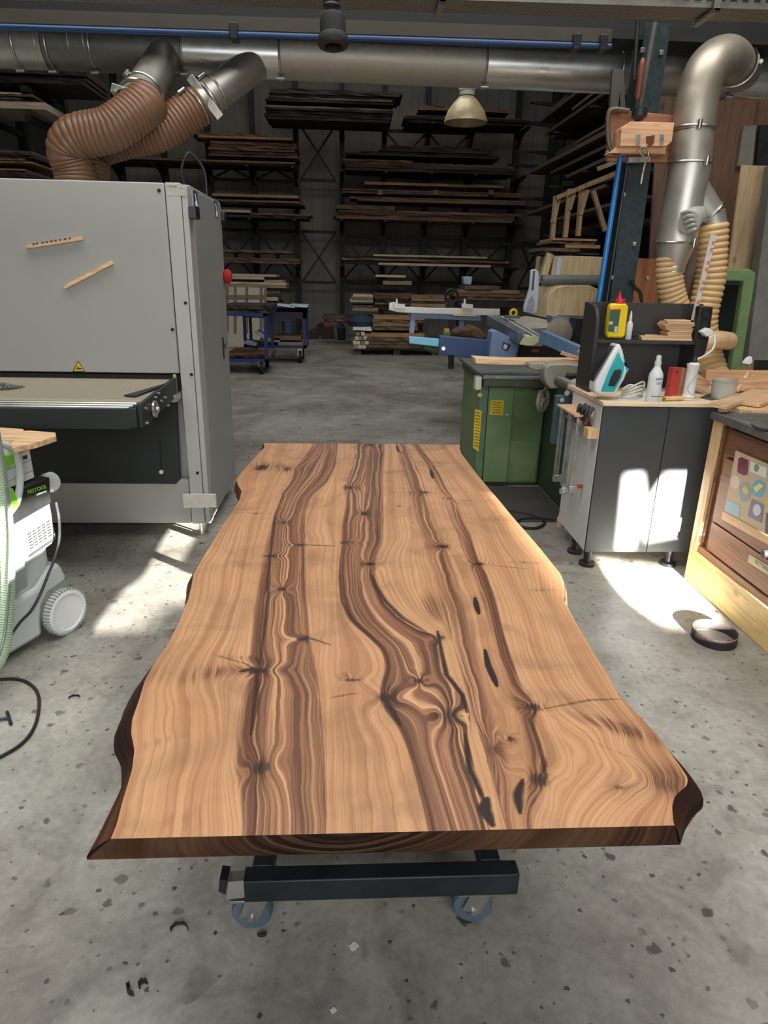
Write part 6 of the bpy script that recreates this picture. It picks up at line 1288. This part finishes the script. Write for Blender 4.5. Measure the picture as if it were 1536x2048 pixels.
MB().box(.97, 1.55, 4.75, 5.7, gz-.0, gz+.06).build('table_edge', plain('olive_edge', (84, 88, 66), .5), gm, bev=.004)
MB().box(.95, 1.66, 4.7, 5.75, gz+.06, gz+.085).build('machine_table', bulb, gm, bev=.003)
MB().box(onY(953, 740, 4.72).x, onY(965, 740, 4.72).x, 4.72, 4.8, gz-.02, gz+.07).build('end_bracket', cream, gm, bev=.003)
wd_ = MB().pixY([(950, 716), (1020, 720), (1172, 720), (1172, 729), (1020, 730), (952, 727)], 4.68, .16).build('wooden_board', oak, bev=.002); tag(wd_, 'long light wooden board on the green machine table', 'board')
castm = plain('cast_grey_beige', (150, 146, 132), .5, .1, .06)
MB().pixY([(1062, 727), (1098, 726), (1100, 740), (1088, 742), (1060, 738), (1058, 733)], 4.45, .12).build('cast_clamp', castm, gm, bev=.006)
MB().pixY([(1088, 750), (1091, 735), (1100, 728), (1140, 727), (1175, 735), (1175, 752), (1135, 748), (1128, 762), (1116, 778), (1100, 778), (1091, 765)], 4.35, .14).build('fence_casting', castm, gm, bev=.01)
MB().cyl(onY(1118, 762, 4.3), onY(1155, 778, 4.05), .036, 20).build('spindle_arm', plain('arm_grey', (110, 110, 104), .4, .4), gm)
MB().cyl(onY(1146, 773, 4.08), onY(1160, 780, 4.02), .052, 24).build('arm_knob', castm, gm, bev=.004)
hw = MB().torus(onY(1086, 800, 4.5), (.75, -.66, 0), .075, .014, 36, 10).build('handwheel', castm, gm)
hc = onY(1086, 800, 4.5); hn = V((.75, -.66, 0)).normalized()
g = MB().cyl(hc-hn*.02, hc+hn*.02, .02, 14)
for k in range(3): a_ = 2*math.pi*k/3; g.bar(hc, hc+V((-hn.y*math.cos(a_), hn.x*math.cos(a_), math.sin(a_)))*.075, .02, .012)
g.build('wheel_spokes', castm, hw)
MB().tube([onY(1067, 778, 4.4), onY(1085, 776, 4.46)], .012, 10).build('wheel_grip', black, hw)
gl_ = MB().box(onY(1115, 790, 4.1).x, onY(1145, 790, 4.1).x, 4.1, 4.16, .55, .86).build('teal_bracket', plain('teal_paint', (70, 100, 108), .4), gm, bev=.004)
MB().cyl(onY(1124, 800, 4.08), onY(1124, 800, 4.03), .014, 12).cyl(onY(1134, 786, 4.08), onY(1134, 786, 4.03), .016, 12).build('bracket_knob', bulb, gm)
for k, (a, b, c, d) in enumerate(((1122, 705, 1172, 722), (1120, 722, 1172, 726), (1160, 700, 1178, 716))):
    o_ = MB().bar(onY(a, b, 4.66), onY(c, d, 4.6), .05, .02).build('wood_strip', beech); tag(o_, 'loose wooden strip on the green machine table beside the shelf, %s' % ['upper slanting one', 'lower flat one', 'short one at the right'][k], 'wood strip')
# black hose coil and dark mat on the floor by the green machine
co_ = MB().tube(spline([onZ(1000, 1018, .01), onZ(1025, 1024, .012), onZ(1060, 1030, .012), onZ(1086, 1040, .012), onZ(1088, 1048, .012), onZ(1072, 1056, .012), onZ(1045, 1054, .012), onZ(1034, 1045, .012), onZ(1045, 1038, .016), onZ(1075, 1036, .02), onZ(1110, 1040, .012)], 10), .009, 8).build('cable_coil', blackmatt); tag(co_, 'black cable coiled on the floor between table top and green machine', 'cable')
mt = MB().box(.9, 1.5, 4.15, 4.92, 0, .012).build('anti_fatigue_mat', plain('mat_grey', (66, 64, 60), .8), bev=.003); tag(mt, 'dark grey floor mat in front of the green machine', 'mat')
bf = MB().prism([onZ(a, b, .0) for a, b in ((1112, 1055), (1124, 1056), (1128, 1048), (1116, 1047))], (0, 0, .07)).build('wood_foot_block', pine, bev=.002); tag(bf, 'small orange wooden block on the floor left of the cabinet', 'wood block')
